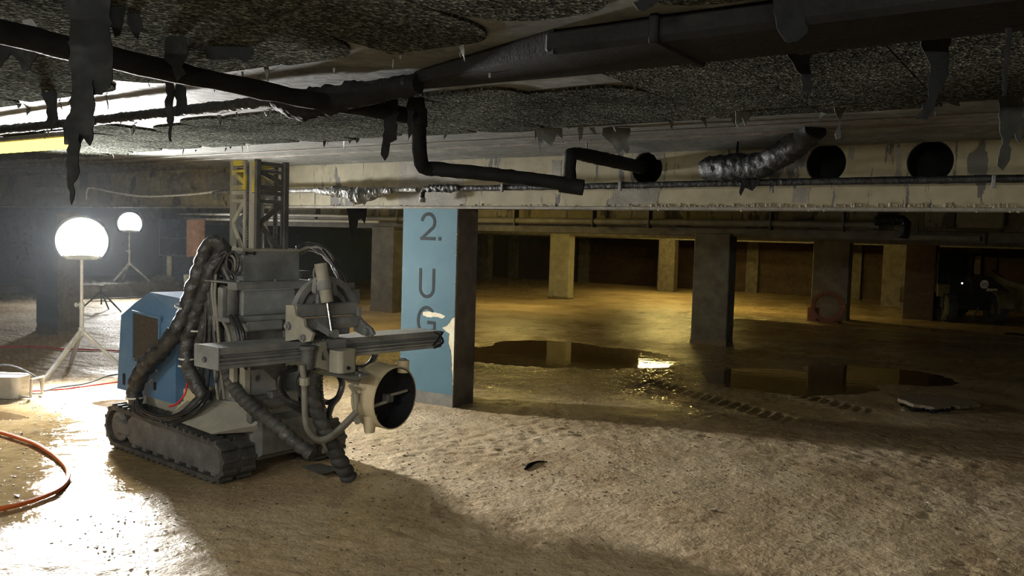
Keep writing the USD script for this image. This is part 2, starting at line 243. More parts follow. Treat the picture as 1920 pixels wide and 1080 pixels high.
K['floor'] = mat('muddy_wet_floor', {
    'g': ('geometry', {}), 'wet': ('attribute', {'attribute': 'wet'}), 'n': ('noise_texture', {'scale': 1.1, 'detail': 8.0, 'roughness': 0.62}), 'n2': ('noise_texture', {'scale': 16.0, 'detail': 6.0, 'roughness': 0.7}), 'mpn': ('math', {'math_type': 'multiply_add', 'value2': 0.5}),
    'r': ('rgb_ramp', {'ramp': [(0.55, (0.25, 0.172, 0.09)), (0.72, (0.415, 0.312, 0.19)), (0.92, (0.55, 0.445, 0.30))]}), 'rw': ('rgb_ramp', {'ramp': [(0.55, (0.10, 0.07, 0.032)), (0.72, (0.20, 0.145, 0.070)), (0.92, (0.30, 0.225, 0.12))]}), 'mc': ('mix_color', {}),
    'hf': ('noise_texture', {'scale': 26.0, 'detail': 3.0, 'roughness': 0.6}), 'b': ('bump', {'distance': 0.02}), 'chop': ('attribute', {'attribute': 'chop'}),
    'rr': ('map_range', {'from_min': 0.15, 'from_max': 0.85, 'to_min': 0.62, 'to_max': 0.035, 'clamp': True}), 'nr': ('noise_texture', {'scale': 2.2, 'detail': 6.0, 'roughness': 0.65}), 'wa': ('math', {'math_type': 'multiply_add', 'value2': 1.1}), 'half': ('math', {'math_type': 'subtract', 'value2': 0.55, 'use_clamp': True}),
    'p': ('principled_bsdf', {'specular_ior_level': 0.32})},
    [('g.position', 'n.vector'), ('g.position', 'n2.vector'), ('g.position', 'hf.vector'), ('g.position', 'nr.vector'), ('n2.fac', 'mpn.value1'), ('n.fac', 'mpn.value3'), ('mpn.value', 'r.fac'), ('mpn.value', 'rw.fac'), ('r.color', 'mc.a'), ('rw.color', 'mc.b'), ('half.value', 'mc.fac'), ('mc.result', 'p.base_color'),
     ('hf.fac', 'b.height'), ('chop.fac', 'b.strength'), ('b.normal', 'p.normal'), ('nr.fac', 'wa.value1'), ('wet.fac', 'wa.value3'), ('wa.value', 'half.value1'), ('half.value', 'rr.value'), ('rr.result', 'p.roughness')])
K['mist'] = mat('thin_water_mist', {'v': ('principled_volume', {'color': (0.80, 0.86, 0.92), 'density': 0.0012, 'anisotropy': 0.35})}, [], surface=None, volume='v.volume')
K['water'] = mat('muddy_puddle_water', {'g': ('geometry', {}), 'n': ('noise_texture', {'scale': 7.0, 'detail': 3.0}), 'b': ('bump', {'strength': 0.12, 'distance': 0.01}), 'p': ('principled_bsdf', {'base_color': (0.085, 0.055, 0.025), 'roughness': 0.035, 'ior': 1.33})},
    [('g.position', 'n.vector'), ('n.fac', 'b.height'), ('b.normal', 'p.normal')])
#==== STRUCTURE
ZC, ZB, YB = 2.494, 1.985, 6.40
def struct(name, mesh, m, smooth=30): return single(name, mesh, m, kind='structure', smooth=smooth)
# floor: one height field, fine where the camera is near
def grid_axis(a, b, fa, fb, fine, coarse):
    return np.unique(np.r_[np.arange(a, fa, coarse), np.arange(fa, fb, fine), np.arange(fb, b + coarse, coarse)])
gx = grid_axis(-24, 7, -9.2, 0.2, 0.024, 0.16); gy = grid_axis(-3, 31, 2.0, 10.5, 0.024, 0.16)
GX, GY = np.meshgrid(gx, gy, indexing='ij')
P3 = np.stack([GX, GY, np.zeros_like(GX)], -1)
def blob(cx, cy, rx, ry, rot=0.0, soft=0.5):
    c, s = math.cos(rot), math.sin(rot); x, y = GX - cx, GY - cy; u, v = (c * x + s * y) / rx, (-s * x + c * y) / ry
    return 1 / (1 + np.exp((np.sqrt(u * u + v * v) - 1) / (0.12 * soft)))
HZ = 0.014 + (meshkit.fbm(P3 * 0.9, 3, 1) - 0.5) * 0.022 + (meshkit.fbm(P3 * 4.5, 3, 2) - 0.5) * 0.020
rough = np.clip(meshkit.fbm(P3 * 1.3, 3, 5) * 1.8 - 0.35, 0.15, 1)
sig = lambda q: 1 / (1 + np.exp(-q))
wet = np.clip(meshkit.fbm(P3 * 0.55, 3, 11) * 1.2 - 0.35, 0, 1) * 0.4
HZ -= blob(-1.0, 9.6, 1.3, 0.9, 0.4, 3.0) * 0.012
wetl = sig(-(GX + 4.7) / 0.3) * sig((3.85 - GY) / 0.15) * (GX > -13)
wet = np.clip(wet + 1.15 * wetl + 0.55 * sig((GY - 7.0 - 0.25 * (GX + 5)) / 0.25) * sig((GX + 9.5) / 0.6) + 0.9 * blob(-4.3, 9.6, 1.0, 1.1, -0.5, 2.0) + 0.8 * blob(-2.9, 8.8, 0.9, 0.7, -0.5, 2.0) + 0.8 * blob(-6.0, 8.3, 0.8, 0.5, -0.3, 2.0), 0, 1)
HZ += (meshkit.fbm(P3 * 14, 3, 3) - 0.5) * 0.034 * rough * (1 - 0.75 * wetl) * (1 - 0.8 * blob(-1.0, 9.4, 1.6, 1.3, 0.4, 3.0)) * (1 - 0.35 * np.clip(wet, 0, 1))
pud = np.maximum.reduce([blob(-6.2, 10.6, 1.7, 1.25, 0.6), blob(-7.0, 11.3, 0.9, 0.8, 0.2), blob(-3.1, 10.7, 1.25, 1.0, 0.6), blob(-2.2, 12.2, 1.0, 0.8), blob(-8.4, 3.2, 0.9, 0.25, 0.4), blob(-7.4, 4.5, 0.5, 0.25, 0.2)])
HZ -= pud * 0.034
# ruts and tyre treads pressed into the mud
def rut(a, b, w, depth, pitch, slant=0.6):
    a, b = np.array(a), np.array(b); d = (b - a) / np.linalg.norm(b - a); n = np.array([-d[1], d[0]])
    s = (GX - a[0]) * d[0] + (GY - a[1]) * d[1]; t = (GX - a[0]) * n[0] + (GY - a[1]) * n[1]; L = np.linalg.norm(b - a)
    inside = np.clip((w / 2 - np.abs(t)) / 0.03, 0, 1) * np.clip(s / 0.3, 0, 1) * np.clip((L - s) / 0.3, 0, 1)
    return inside * (-depth * 0.35 + depth * np.clip(np.sin((s + np.abs(t) * slant) * 2 * np.pi / pitch) * 2, -1, 1) * 0.5)
HZ += rut((-4.6, 9.3), (-2.2, 8.0), 0.62, 0.022, 0.15) + rut((-3.9, 10.4), (-1.7, 9.1), 0.55, 0.020, 0.15) + rut((-0.75, 2.6), (-0.35, 5.2), 0.26, 0.014, 0.09)
HZ += rut((-1.35, 2.6), (-1.15, 5.4), 0.05, 0.018, 9.0) + rut((-0.9, 2.5), (-0.42, 5.6), 0.04, -0.016, 9.0)
flat = np.maximum.reduce([blob(-5.35, 3.9, 1.4, 0.9, -0.07, 0.8)])
HZ = HZ * (1 - flat) + flat * (0.0 + (meshkit.fbm(P3 * 13, 3, 9) - 0.5) * 0.008)
nx, ny = GX.shape; k = (np.arange(nx - 1)[:, None] * ny + np.arange(ny - 1)[None]).ravel()
FV = np.stack([GX, GY, HZ], -1).reshape(-1, 3)
FF = np.vstack([np.stack([k, k + ny, k + ny + 1], 1), np.stack([k, k + ny + 1, k + 1], 1)])
chop = np.clip(0.55 - 0.38 * wetl + 0.45 * sig((GY - 7.0 - 0.25 * (GX + 5)) / 0.25) - 0.5 * blob(-1.0, 9.4, 1.6, 1.3, 0.4, 3.0), 0.05, 1)
fl = usdkit.mesh(stage, '/World/floor', trimesh.Trimesh(FV, FF, process=False), K['floor'], smooth=True); data(fl.GetPrim(), kind='structure')
UsdGeom.PrimvarsAPI(fl).CreatePrimvar('wet', Sdf.ValueTypeNames.FloatArray, 'vertex').Set(Vt.FloatArray.FromNumpy(wet.ravel().astype(np.float32)))
UsdGeom.PrimvarsAPI(fl).CreatePrimvar('chop', Sdf.ValueTypeNames.FloatArray, 'vertex').Set(Vt.FloatArray.FromNumpy(chop.ravel().astype(np.float32)))
used[('/World', 'floor')] = 1
def ground(x, y):
    i = np.clip(np.searchsorted(gx, x), 0, nx - 1); j = np.clip(np.searchsorted(gy, y), 0, ny - 1); return HZ[i, j]
# puddles
def puddle(poly, label, seed):
    p = jag(poly, 0.06, 0.25, seed).buffer(0.15).simplify(0.03)
    single('puddle', prism(p, frame((0, 0, -0.016), [1, 0, 0], [0, 1, 0], [0, 0, 1]), 0.010), K['water'], label, 'puddle', kind='stuff', smooth=False)
puddle([(-9.4, 9.9), (-6.0, 8.6), (-4.45, 10.2), (-5.0, 12.6), (-7.2, 12.9)], 'dark muddy puddle behind the blue lettered pillar, mirroring a distant concrete pillar', 1)
puddle([(-3.95, 10.6), (-3.0, 9.2), (-1.4, 10.6), (-1.1, 13.2), (-3.6, 12.4)], 'brown puddle in front of the pillar with the rusty ring, beyond the tyre marks', 2)
puddle([(-9.6, 2.7), (-7.6, 2.8), (-6.8, 4.6), (-7.8, 5.0), (-9.2, 3.8)], 'bright wet film of water between the orange hose and the near lamp', 4)
# walls
struct('wall_left', box((-22.3, -3, 0), (-22.0, 31, 2.6), 0.01), K['wall_blue'])
wb = Thing('wall_back', kind='structure', base=(-8, 30.3, 0))
wb.part('wall_panel', box((-22.3, 30.3, 0), (7, 30.6, 2.6), 0.01), K['wall_brown'])
for i, x in enumerate(np.arange(-20.6, 6, 3.55)):
    wb.part('pilaster', box((x - 0.22, 30.12, 0), (x + 0.22, 30.3, 2.5), 0.01), K['concrete_dark'])
struct('wall_right', box((7, -3, 0), (7.3, 31, 2.6), 0.01), K['concrete_dark'])
struct('wall_front', box((-22.3, -3.3, 0), (7.3, -3, 2.6), 0.01), K['concrete_dark'])
# ceiling: smooth grey slab with stippled boards, rounded at the ends, applied below it
ce = Thing('ceiling', kind='structure', base=(-7.5, 13.5, ZC))
ce.part('slab', box((-22.3, -3.3, ZC), (7.3, 31, ZC + 0.2), 0.01), K['membrane'])
XS = -1.911 - 0.62 * np.arange(-9, 22)
rows = [(-1.6, 2.62, 0.30), (3.66, 5.0, 0.24)]
for row, (y0, y1, rad) in enumerate(rows):
    for i, x1 in enumerate(XS):
        x0 = x1 - 0.614; g = np.random.default_rng(i * 7 + row)
        a, b = y0 + g.uniform(-0.15, 0.15) - (0.7 if row == 1 and x0 > -2.5 else 0), y1 + g.uniform(-0.07, 0.10)
        p = sg.box(x0, a, x1, b); p = p.buffer(-0.02).buffer(0.02)
        for cx in (x0, x1):
            for cy, s in ((b, -1), (a, 1)):
                if row == 0 and cy == a or (row == 1 and x0 > -2.5) or g.random() < 0.35: continue
                r = rad * g.uniform(0.45, 1.2); dx = r * (1 if cx == x0 else -1)
                corner = sg.Polygon([(cx, cy), (cx + dx, cy), (cx, cy + s * r * 1.3)]).difference(affinity.scale(sg.Point(cx + dx, cy + s * r * 1.3).buffer(1.0, 16), r, r * 1.3))
                p = p.difference(corner)
        if p.geom_type != 'Polygon': p = max(p.geoms, key=lambda q: q.area)
        ce.part('coating_board', prism(p, frame((0, 0, ZC - 0.016), [1, 0, 0], [0, 1, 0], [0, 0, 1]), 0.017), K['stipple'], smooth=False)
# long smooth haunch strip and board joints in front of the first beam
ce.part('haunch', prism([(6.40, 0), (5.75, 0), (6.40, -0.045)], frame((-15, 0, ZC), [0, 1, 0], [0, 0, 1], [1, 0, 0]), 22), K['membrane'])
ce.part('joint_strip', [box((-15, 5.46, ZC - 0.012), (7, 5.5, ZC), 0.003), box((-15, 5.78, ZC - 0.02), (7, 5.80, ZC), 0.003)], K['concrete_dark'])
# beams
def beam_mesh(y0, y1, zb, x0, x1, holes=()):
    b = m3.Manifold.cube([x1 - x0, y1 - y0, ZC + 0.02 - zb]).translate([x0, y0, zb])
    for (x, z, r, d) in holes:
        b -= m3.Manifold.cylinder(d + 0.1, r, r, 40).rotate([-90, 0, 0]).translate([x, y0 - 0.1, z])
    return as_mesh(b)
HOLES = [(-0.905, 2.315, 0.148, 0.40), (-1.60, 2.322, 0.143, 0.40), (-3.04, 2.317, 0.138, 0.40), (-10.66, 2.31, 0.13, 0.05), (-9.22, 2.31, 0.12, 0.05)]
b1 = Thing('ceiling_beam', 'long cream-painted concrete beam on top of the blue lettered pillar, with round openings and peeling paint', 'beam', base=(-7, YB, ZB))
b1.part('beam_body', beam_mesh(YB, YB + 0.42, ZB, -22, 7, HOLES), K['cream'], smooth=False)
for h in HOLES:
    if h[3] > 0.1: b1.part('opening_shade_lining', lathe_on([(h[2] - 0.006, 0.03), (h[2] - 0.006, 0.39), (0, 0.39), (0, 0.40), (h[2] + 0.001, 0.40), (h[2] + 0.001, 0.03), (h[2] - 0.006, 0.03)], (h[0], YB, h[1]), (0, 1, 0), 40), K['soot'])  # blind black lining paints in the dark inside of the through openings
cr = []
g = np.random.default_rng(3)
for x in np.arange(-11, 1.5, 0.016):
    if g.random() < 0.25 + 0.6 * (x > -3.2):
        s = g.uniform(0.004, 0.011) * (1.3 if x > -3 else 0.8); cr.append(put(trimesh.creation.icosphere(0), trimesh.transformations.translation_matrix((x, YB - 0.004, ZB + g.uniform(-0.004, 0.03))) @ np.diag([s, s * 0.6, s * g.uniform(0.8, 2.2), 1])))
b1.part('crumbling_edge', cr, K['stone_dark'], kind='stuff')
def bare(px, seed, m='concrete'):
    P = [onY(x, y, YB)[[0, 2]] for x, y in px]; P = [(a, min(max(b, ZB + 0.02), ZC - 0.05)) for a, b in P]
    b1.part('grey_patch', prism(jag(P, 0.008, 0.04, seed), frame((0, YB + 0.004, 0), [1, 0, 0], [0, 0, 1], [0, -1, 0]), 0.0055), K[m], smooth=False)
for k, px in enumerate([[(749, 300), (845, 297), (868, 318), (872, 386), (748, 386)], [(62, 332), (120, 330), (122, 384), (60, 384)], [(180, 328), (205, 326), (208, 384), (184, 384)], [(312, 332), (352, 322), (356, 352), (340, 372), (316, 362)], [(384, 324), (430, 322), (428, 356), (400, 368), (386, 350)], [(1150, 356), (1240, 352), (1230, 384), (1140, 384)], [(1218, 286), (1245, 282), (1246, 300), (1232, 300)], [(1592, 274), (1604, 278), (1600, 300), (1590, 296)], [(1680, 275), (1694, 280), (1692, 330), (1678, 345)], [(1490, 352), (1520, 352), (1516, 380), (1484, 380)], [(1035, 300), (1054, 300), (1050, 340), (1036, 338)]]): bare(px, k)  # grey patches where paint is off; the second is a dark square
b1.part('lower_arris', box((-22, YB - 0.012, ZB - 0.012), (7, YB + 0.03, ZB + 0.014), 0.004), K['concrete'])
def other_beam(y, label, m='cream'):
    t = Thing('ceiling_beam', label, 'beam', base=(-7, y, 1.98))
    t.part('beam_body', box((-22, y, 2.0), (7, y + 0.4, ZC), 0.006), K[m]); t.part('ledge', box((-22, y + 0.06, 1.85), (7, y + 0.36, 2.0), 0.008), K['concrete'])
other_beam(13.5, 'second stained concrete beam seen just below the near cream beam, a grey pipe running along it')
other_beam(20.65, 'third concrete beam, deep in the dark, above the pillar with the rusty ring', 'concrete_dark')
other_beam(27.3, 'last dark beam before the brown back wall', 'concrete_dark')
# pillars
def pillar(x0, x1, y, d, label, m='concrete', top=1.9, front=None, skirt=True, seed=0):
    t = Thing('pillar', label, 'pillar', base=((x0 + x1) / 2, y + d / 2, 0))
    t.part('shaft', box((x0, y, -0.02), (x1, y + d, top), 0.015), K[m])
    if front: t.part('painted_face', box((x0 + 0.012, y - 0.003, 0.14), (x1 - 0.012, y + 0.001, top), 0.001), K[front])
    if skirt:
        p = jag([(x0 - 0.006, -0.02), (x1 + 0.006, -0.02), (x1 + 0.006, 0.10), (x0 - 0.006, 0.08)], 0.012, 0.08, seed)
        t.part('mud_line', [prism(p, frame((0, y + 0.004, 0), [1, 0, 0], [0, 0, 1], [0, -1, 0]), 0.010), box((x1 - 0.001, y, -0.02), (x1 + 0.006, y + d, 0.07), 0.002)], K['stone_dark'], smooth=False)
    return t
pillar(-5.475, -4.845, 13.5, 0.34, 'bare grey concrete pillar standing alone right of the blue lettered pillar, chipped dark corner', seed=1)
pillar(-12.78, -12.13, 20.6, 0.34, 'pale concrete pillar mirrored in the puddle, first free one right of the blue lettered pillar', 'metal_light', seed=2)
pillar(-13.03, -12.36, 13.5, 0.34, 'rough concrete pillar just left of the blue lettered pillar', seed=3)
pillar(-5.36, -4.52, 20.7, 0.34, 'wide concrete pillar with the rusty ring leaning at its foot', seed=4)
pillar(-13.62, -12.95, 6.6, 0.36, 'dull blue painted pillar behind the near lamp stand', 'concrete_dark', front='old_blue', seed=5)
pillar(-20.3, -19.85, 27.3, 0.34, 'thin far pillar in the darkness close to the back wall, left of the mirrored pillar', seed=6, skirt=False)
pillar(-12.4, -11.78, 27.3, 0.34, 'dark far pillar in front of the brown back wall', 'concrete_dark', seed=7, skirt=False)
pillar(-5.0, -4.35, 27.3, 0.34, 'dark far pillar right of the pillar with the rusty ring', 'concrete_dark', seed=8, skirt=False)
pillar(-3.62, -2.93, 22.6, 0.5, 'brownish painted pier left of the parked loader', 'wall_brown', seed=9, skirt=False)
# the lettered pillar
X0, X1 = -5.74, -5.035
bp = Thing('pillar', 'light blue pillar with dark lettering 2. UG and peeling paint beside the machine', 'pillar', base=((X0 + X1) / 2, YB + 0.17, 0))
bp.part('shaft', box((X0, YB + 0.006, -0.02), (X1, YB + 0.345, ZB + 0.005), 0.012), K['concrete_dark'])
bp.part('undercoat', box((X0 + 0.003, YB + 0.002, 0.09), (X1 - 0.004, YB + 0.008, ZB), 0.0015), K['undercoat'], label='cream undercoat showing where the blue paint peeled')
fr = frame((0, YB + 0.0022, 0), [1, 0, 0], [0, 0, 1], [0, -1, 0])
film = sg.box(X0 + 0.002, 0.13, X1 - 0.004, ZB)
def fp(x, y): q = onY(x, y, YB); return (q[0], q[2])
scar = jag([fp(*q) for q in [(858, 590), (846, 598), (840, 607), (834, 612), (828, 614), (836, 622), (842, 626), (840, 640), (845, 660), (847, 700), (849, 740), (866, 740)]], 0.004, 0.02, 11)
scar2 = jag([fp(*q) for q in [(791, 586), (800, 583), (812, 586), (826, 588), (835, 592), (830, 597), (815, 594), (803, 595), (792, 592)]], 0.003, 0.015, 12)
scar3 = jag([fp(*q) for q in [(744, 572), (752, 576), (753, 588), (750, 592), (752, 603), (744, 606)]], 0.003, 0.02, 13)
film = film.difference(scar.buffer(0)).difference(scar2.buffer(0)).difference(scar3.buffer(0))
for k in range(10): film = film.difference(affinity.translate(jag([(-0.005, -0.012), (0.006, -0.008), (0.005, 0.012), (-0.004, 0.01)], 0.002, 0.006, 40 + k), X1 - 0.006, rng.uniform(0.2, 1.9)))
bp.part('blue_paint', prism(film, fr, 0.0022), K['pillar_blue'], smooth=False)
bp.part('dusty_foot', prism(jag([(X0 + 0.003, 0.0), (X1 - 0.003, 0.0), (X1 - 0.003, 0.14), (X0 + 0.003, 0.135)], 0.006, 0.05, 5), frame((0, YB + 0.0021, 0), [1, 0, 0], [0, 0, 1], [0, -1, 0]), 0.004), K['concrete'], smooth=False)
def letter(name, rects, cut=None):
    p = shapely.union_all(rects)
    if cut is not None: p = p.difference(cut)
    bp.part(name, prism(p, frame((0, YB + 0.0002, 0), [1, 0, 0], [0, 0, 1], [0, -1, 0]), 0.0016), K['letter'], smooth=False)
def stroke(pts, w=0.034, cap='flat'): return sg.LineString(pts).buffer(w / 2, cap_style=cap, join_style='round')
def arc(cx, cy, rx, ry, a0, a1, n=24): return [(cx + rx * math.cos(math.radians(a)), cy + ry * math.sin(math.radians(a))) for a in np.linspace(a0, a1, n)]
def glyph_box(px0, py0, px1, py1): a, b = fp(px0, py1), fp(px1, py0); return a[0], a[1], b[0], b[1]
x0, z0, x1, z1 = glyph_box(788, 398, 818, 450); w = x1 - x0; h = z1 - z0
letter('number', [stroke(arc(x0 + w / 2, z1 - w / 2, w / 2 - 0.017, w / 2 - 0.017, 172, -38) + [(x0 + 0.02, z0 + 0.017)]), stroke([(x0, z0 + 0.017), (x1, z0 + 0.017)]), sg.box(x1 + 0.035, z0, x1 + 0.072, z0 + 0.037)])
x0, z0, x1, z1 = glyph_box(785, 504, 816, 558); w = x1 - x0
letter('letter', [stroke([(x0 + 0.017, z1)] + arc(x0 + w / 2, z0 + w / 2, w / 2 - 0.017, w / 2 - 0.017, 180, 360) + [(x1 - 0.017, z1)])])
x0, z0, x1, z1 = glyph_box(781, 575, 818, 628); w = x1 - x0; h = z1 - z0
letter('letter', [stroke(arc(x0 + w / 2, z0 + h / 2, w / 2 - 0.017, h / 2 - 0.017, 38, 325)), stroke([(x0 + w * 0.55, z0 + h * 0.46), (x1 - 0.017, z0 + h * 0.46), (x1 - 0.017, z0 + 0.04)])], scar2.buffer(0.002))
single('water_mist', box((-21.9, -2.9, 0.08), (-5.9, 20.0, 2.3), 0.01), K['mist'], 'thin water mist hanging in the air around the two lamps', 'mist', kind='stuff')
#==== LAMPS
def tube_light(cx, y, z, L, label, glow_m, group=None, r=0.06):
    t = Thing('tube_light', label, 'tube light', base=(cx, y, z + 0.06), group=group)
    t.part('housing', box((cx - L / 2, y - 0.07, z + 0.03), (cx + L / 2, y + 0.07, z + 0.075), 0.008), K['metal'])
    t.part('diffuser', put(sweep([(cx - L / 2 + 0.02, y, -0.01), (cx + L / 2 - 0.02, y, -0.01)], r, 14, flat=0.85, raw=True), frame((0, 0, z), [1, 0, 0], [0, 1, 0], [0, 0, 1])), glow_m)
    for s in (-1, 1): t.part('end_cap', box((cx + s * L / 2 - 0.015, y - 0.065, z - 0.035), (cx + s * L / 2 + 0.015, y + 0.065, z + 0.06), 0.006), K['metal_dark'])
tube_light(-7.62, 3.66, 2.395, 1.35, 'glowing yellow tube light on the ceiling at the left edge', K['tube'])
for k, (x, y) in enumerate([(-9.5, 10.1), (-11.6, 17.2), (-11.3, 25.3), (-9.6, 23.2), (-8.2, 21.6), (-6.6, 21.6)]):  # out of view, placed to glint on wet floor and light far pillars
    tube_light(x, y, 2.395, 1.5, 'yellow tube light hidden behind the beams, lighting the far pillars and glinting on wet floor', K['tube_dim'], 'ceiling tube lights behind the beams', r=0.026)
for k, (x, y) in enumerate([(-1.0, -1.6), (-4.6, -1.6), (2.4, -1.6)]):  # out of view, placed to light the machine front and near floor
    tube_light(x, y, 2.395, 1.5, ['unseen tube light on the ceiling behind the viewer', 'tube light on the ceiling behind the viewer, to the left and out of view', 'tube light on the ceiling behind the viewer, to the right and out of view'][k], K['tube_unseen'])
def balloon_lamp(name, c, foot_z, r, label, glow_m, yaw, spread, hub, knob_z):
    t = Thing(name, label, 'lamp', base=(c[0], c[1], foot_z))
    zb = c[2] - 0.66 * r; tl = math.radians(5); ax = np.array([math.cos(yaw) * math.cos(tl), math.sin(yaw) * math.cos(tl), -math.sin(tl)]); side = np.array([-math.sin(yaw), math.cos(yaw), 0])
    el = m3.Manifold.sphere(1.0, 48).scale([r * 0.16, r, r]); cut = m3.Manifold.cube([4, 4, 4], True).translate([0, 0, -0.66 * r - 2])
    Mh = frame(c, ax, side, np.cross(ax, side))
    fr_ = (el - cut) ^ m3.Manifold.cube([2, 4, 4], True).translate([1.0, 0, 0])
    bk = (m3.Manifold.sphere(1.0, 48).scale([r * 0.5, r * 1.02, r * 1.02]) - cut) ^ m3.Manifold.cube([2, 4, 4], True).translate([-1.0, 0, 0])
    t.part('glowing_face', put(fr_, Mh), glow_m, smooth=40)
    hood = (m3.Manifold.cylinder(0.20, r * 1.03, r * 1.03, 48) - m3.Manifold.cylinder(0.6, r, r, 48).translate([0, 0, -0.1])).rotate([0, 90, 0]) - cut  # hood added to keep lamp light off the ceiling and near floor
    t.part('hood', put(hood, Mh), K['white'], smooth=40)
    t.part('rear_shell', put(bk, Mh), K['white'], smooth=40)
    t.part('base_tray', put(lathe([(0, -0.055), (r * 0.62, -0.055), (r * 0.78, -0.012), (r * 0.78, -0.003), (0, -0.003), (0, -0.055)], 32), trimesh.transformations.translation_matrix((c[0], c[1], zb))), K['metal_light'])
    top, mid = (c[0], c[1], zb - 0.05), (c[0], c[1], foot_z + hub)
    p = t.part('pole', [cyl((c[0], c[1], foot_z + hub - 0.06), (c[0], c[1], foot_z + knob_z), 0.024), cyl((c[0], c[1], foot_z + knob_z - 0.02), top, 0.017)], K['white'])
    t.part('knob', [cyl((c[0], c[1], foot_z + knob_z), (c[0] - 0.055 * RIGHT[0], c[1] - 0.055 * RIGHT[1], foot_z + knob_z), 0.010), cyl((c[0] - 0.05 * RIGHT[0], c[1] - 0.05 * RIGHT[1], foot_z + knob_z), (c[0] - 0.07 * RIGHT[0], c[1] - 0.07 * RIGHT[1], foot_z + knob_z), 0.026)], K['white'], parent=p)
    t.part('collar', cyl((c[0], c[1], foot_z + knob_z - 0.04), (c[0], c[1], foot_z + knob_z + 0.03), 0.030), K['white'], parent=p)
    t.part('hub', cyl((c[0], c[1], foot_z + hub - 0.05), (c[0], c[1], foot_z + hub + 0.04), 0.036), K['white'])
    for k, f in enumerate(spread):
        e = np.array([c[0] + f[0], c[1] + f[1], foot_z + 0.012]); s = np.array(mid); d = e - s; n = np.cross(d, [0, 0, 1.0]); n /= np.linalg.norm(n)
        t.part('leg', hull([s + n * 0.02 + [0, 0, 0.03], s - n * 0.02 + [0, 0, 0.03], s + n * 0.02 - [0, 0, 0.02], s - n * 0.02 - [0, 0, 0.02], e + n * 0.018 + [0, 0, 0.03], e - n * 0.018 + [0, 0, 0.03], e + n * 0.018 - [0, 0, 0.012], e - n * 0.018 - [0, 0, 0.012]]), K['white'])
    return t
LAMP_YAW = math.radians(-27)
LC = np.array([-9.48, 5.10, 1.545])
balloon_lamp('work_lamp', LC, 0.01, 0.262, 'glaring near balloon work lamp on a white tripod left of the machine', K['lamp_1'], LAMP_YAW, [(0.36, -0.60), (0.28, 0.36), (-0.55, 0.16)], 0.48, 0.78)
L2 = np.array([-19.45, 11.65, 1.82])
balloon_lamp('work_lamp', L2, 0.372, 0.268, 'smaller far balloon work lamp on a white tripod standing on the concrete platform', K['lamp_2'], LAMP_YAW, [(0.10, -0.46), (0.30, 0.36), (-0.45, 0.1)], 0.45, 0.75)
#==== OBJECTS
#==== OBJECTS
# ---------- platform, cabinet and things on the far left
single('platform', [box((-21.99, 10.2, 0), (-18.95, 15.4, 0.37), 0.02)], K['concrete'], 'low concrete platform along the far left wall under the far lamp', 'platform')
single('curb', box((-22, 8.2, 0), (-21.4, 10.1, 0.22), 0.03), K['concrete_dark'], 'dark low concrete curb at the foot of the far left wall', 'curb')
cbn = Thing('wall_cabinet', 'blue grey open cabinet with a brown board side on the far left wall', 'cabinet', base=(-18.9, 12.4, 0.372))
c0 = deep(298, 412, 20.9); c1 = deep(352, 412, 20.9); e1 = (c1 - c0) / np.linalg.norm(c1 - c0); e1 = np.array([e1[0], e1[1], 0]); e1 /= np.linalg.norm(e1); e2 = np.array([-e1[1], e1[0], 0])
def cb(a, b, z0, z1, d0, d1, bb=0.006): return put(box((a, d0, z0), (b, d1, z1), bb), frame((c0[0], c0[1], 0), e1, e2, [0, 0, 1]))
cbn.part('back_panel', cb(0, 0.72, 1.02, 1.96, 0.36, 0.40), K['wall_blue']); cbn.part('shelf', cb(0, 0.70, 1.02, 1.06, 0, 0.36), K['old_blue']); cbn.part('shelf', cb(0, 0.70, 1.46, 1.49, 0, 0.36), K['old_blue']); cbn.part('side_panel', cb(0, 0.03, 1.02, 1.96, 0, 0.36), K['old_blue'])
cbn.part('board_side', cb(0.70, 1.16, 1.02, 1.96, -0.02, 0.01), K['wood'], label='brown board side')
cbn.part('post', put(cyl((0.22, 0.1, 0.372), (0.22, 0.1, 1.02), 0.06), frame((c0[0], c0[1], 0), e1, e2, [0, 0, 1])), K['white_pipe'], label='white round post')
cbn.part('lower_panel', cb(0.0, 1.2, 0.372, 1.02, 0.2, 0.24), K['wall_blue'])
j = single('bucket', put(lathe([(0, 0), (0.075, 0), (0.09, 0.2), (0.085, 0.2), (0.07, 0.01), (0, 0.01)], 20), trimesh.transformations.translation_matrix((*onz(351, 530, 0.372)[:2], 0.372))), K['white_pipe'], 'small pale bucket on the platform beside the white post', 'bucket')
single('sheet', sheet(jag([(-0.3, -0.08), (0.28, -0.1), (0.32, 0.02), (0.1, 0.12), (-0.2, 0.1)], 0.01, 0.05, 2), (*onz(305, 524, 0.44)[:2], 0.46), _r0, np.array([0.2, 0.1, 0.35]) / 0.42, bend=0.03, seed=4), K['foil_grey'], 'crumpled pale sheet lying on the platform below the cabinet', 'sheet')
for k, (x, y0, y1) in enumerate([(-18.72, 10.6, 14.6), (-18.52, 11.6, 14.9)]):
    single('plank', box((x - 0.07, y0, 0.012), (x + 0.07, y1, 0.05), 0.006), K['concrete'], ['longer pale plank lying in front of the platform', 'shorter pale plank lying just outside the longer one'][k], 'plank')
dt = Thing('camera_tripod', 'small dark folding tripod standing low behind the near lamp', 'tripod', base=(*onz(190, 585, 0)[:2], 0.01))
tb = np.array([*onz(190, 585, 0)[:2], 0.0]); dt.part('head', [cyl(tb + [0, 0, 0.36], tb + [0, 0, 0.52], 0.025), box(tb + [-0.06, -0.05, 0.5], tb + [0.06, 0.05, 0.54])], K['metal_dark'])
for a in (0.5, 2.3, 4.4): dt.part('leg', cyl(tb + [0, 0, 0.42], tb + [0.42 * math.cos(a), 0.42 * math.sin(a), 0.02], 0.020, 0.014), K['metal_dark'])
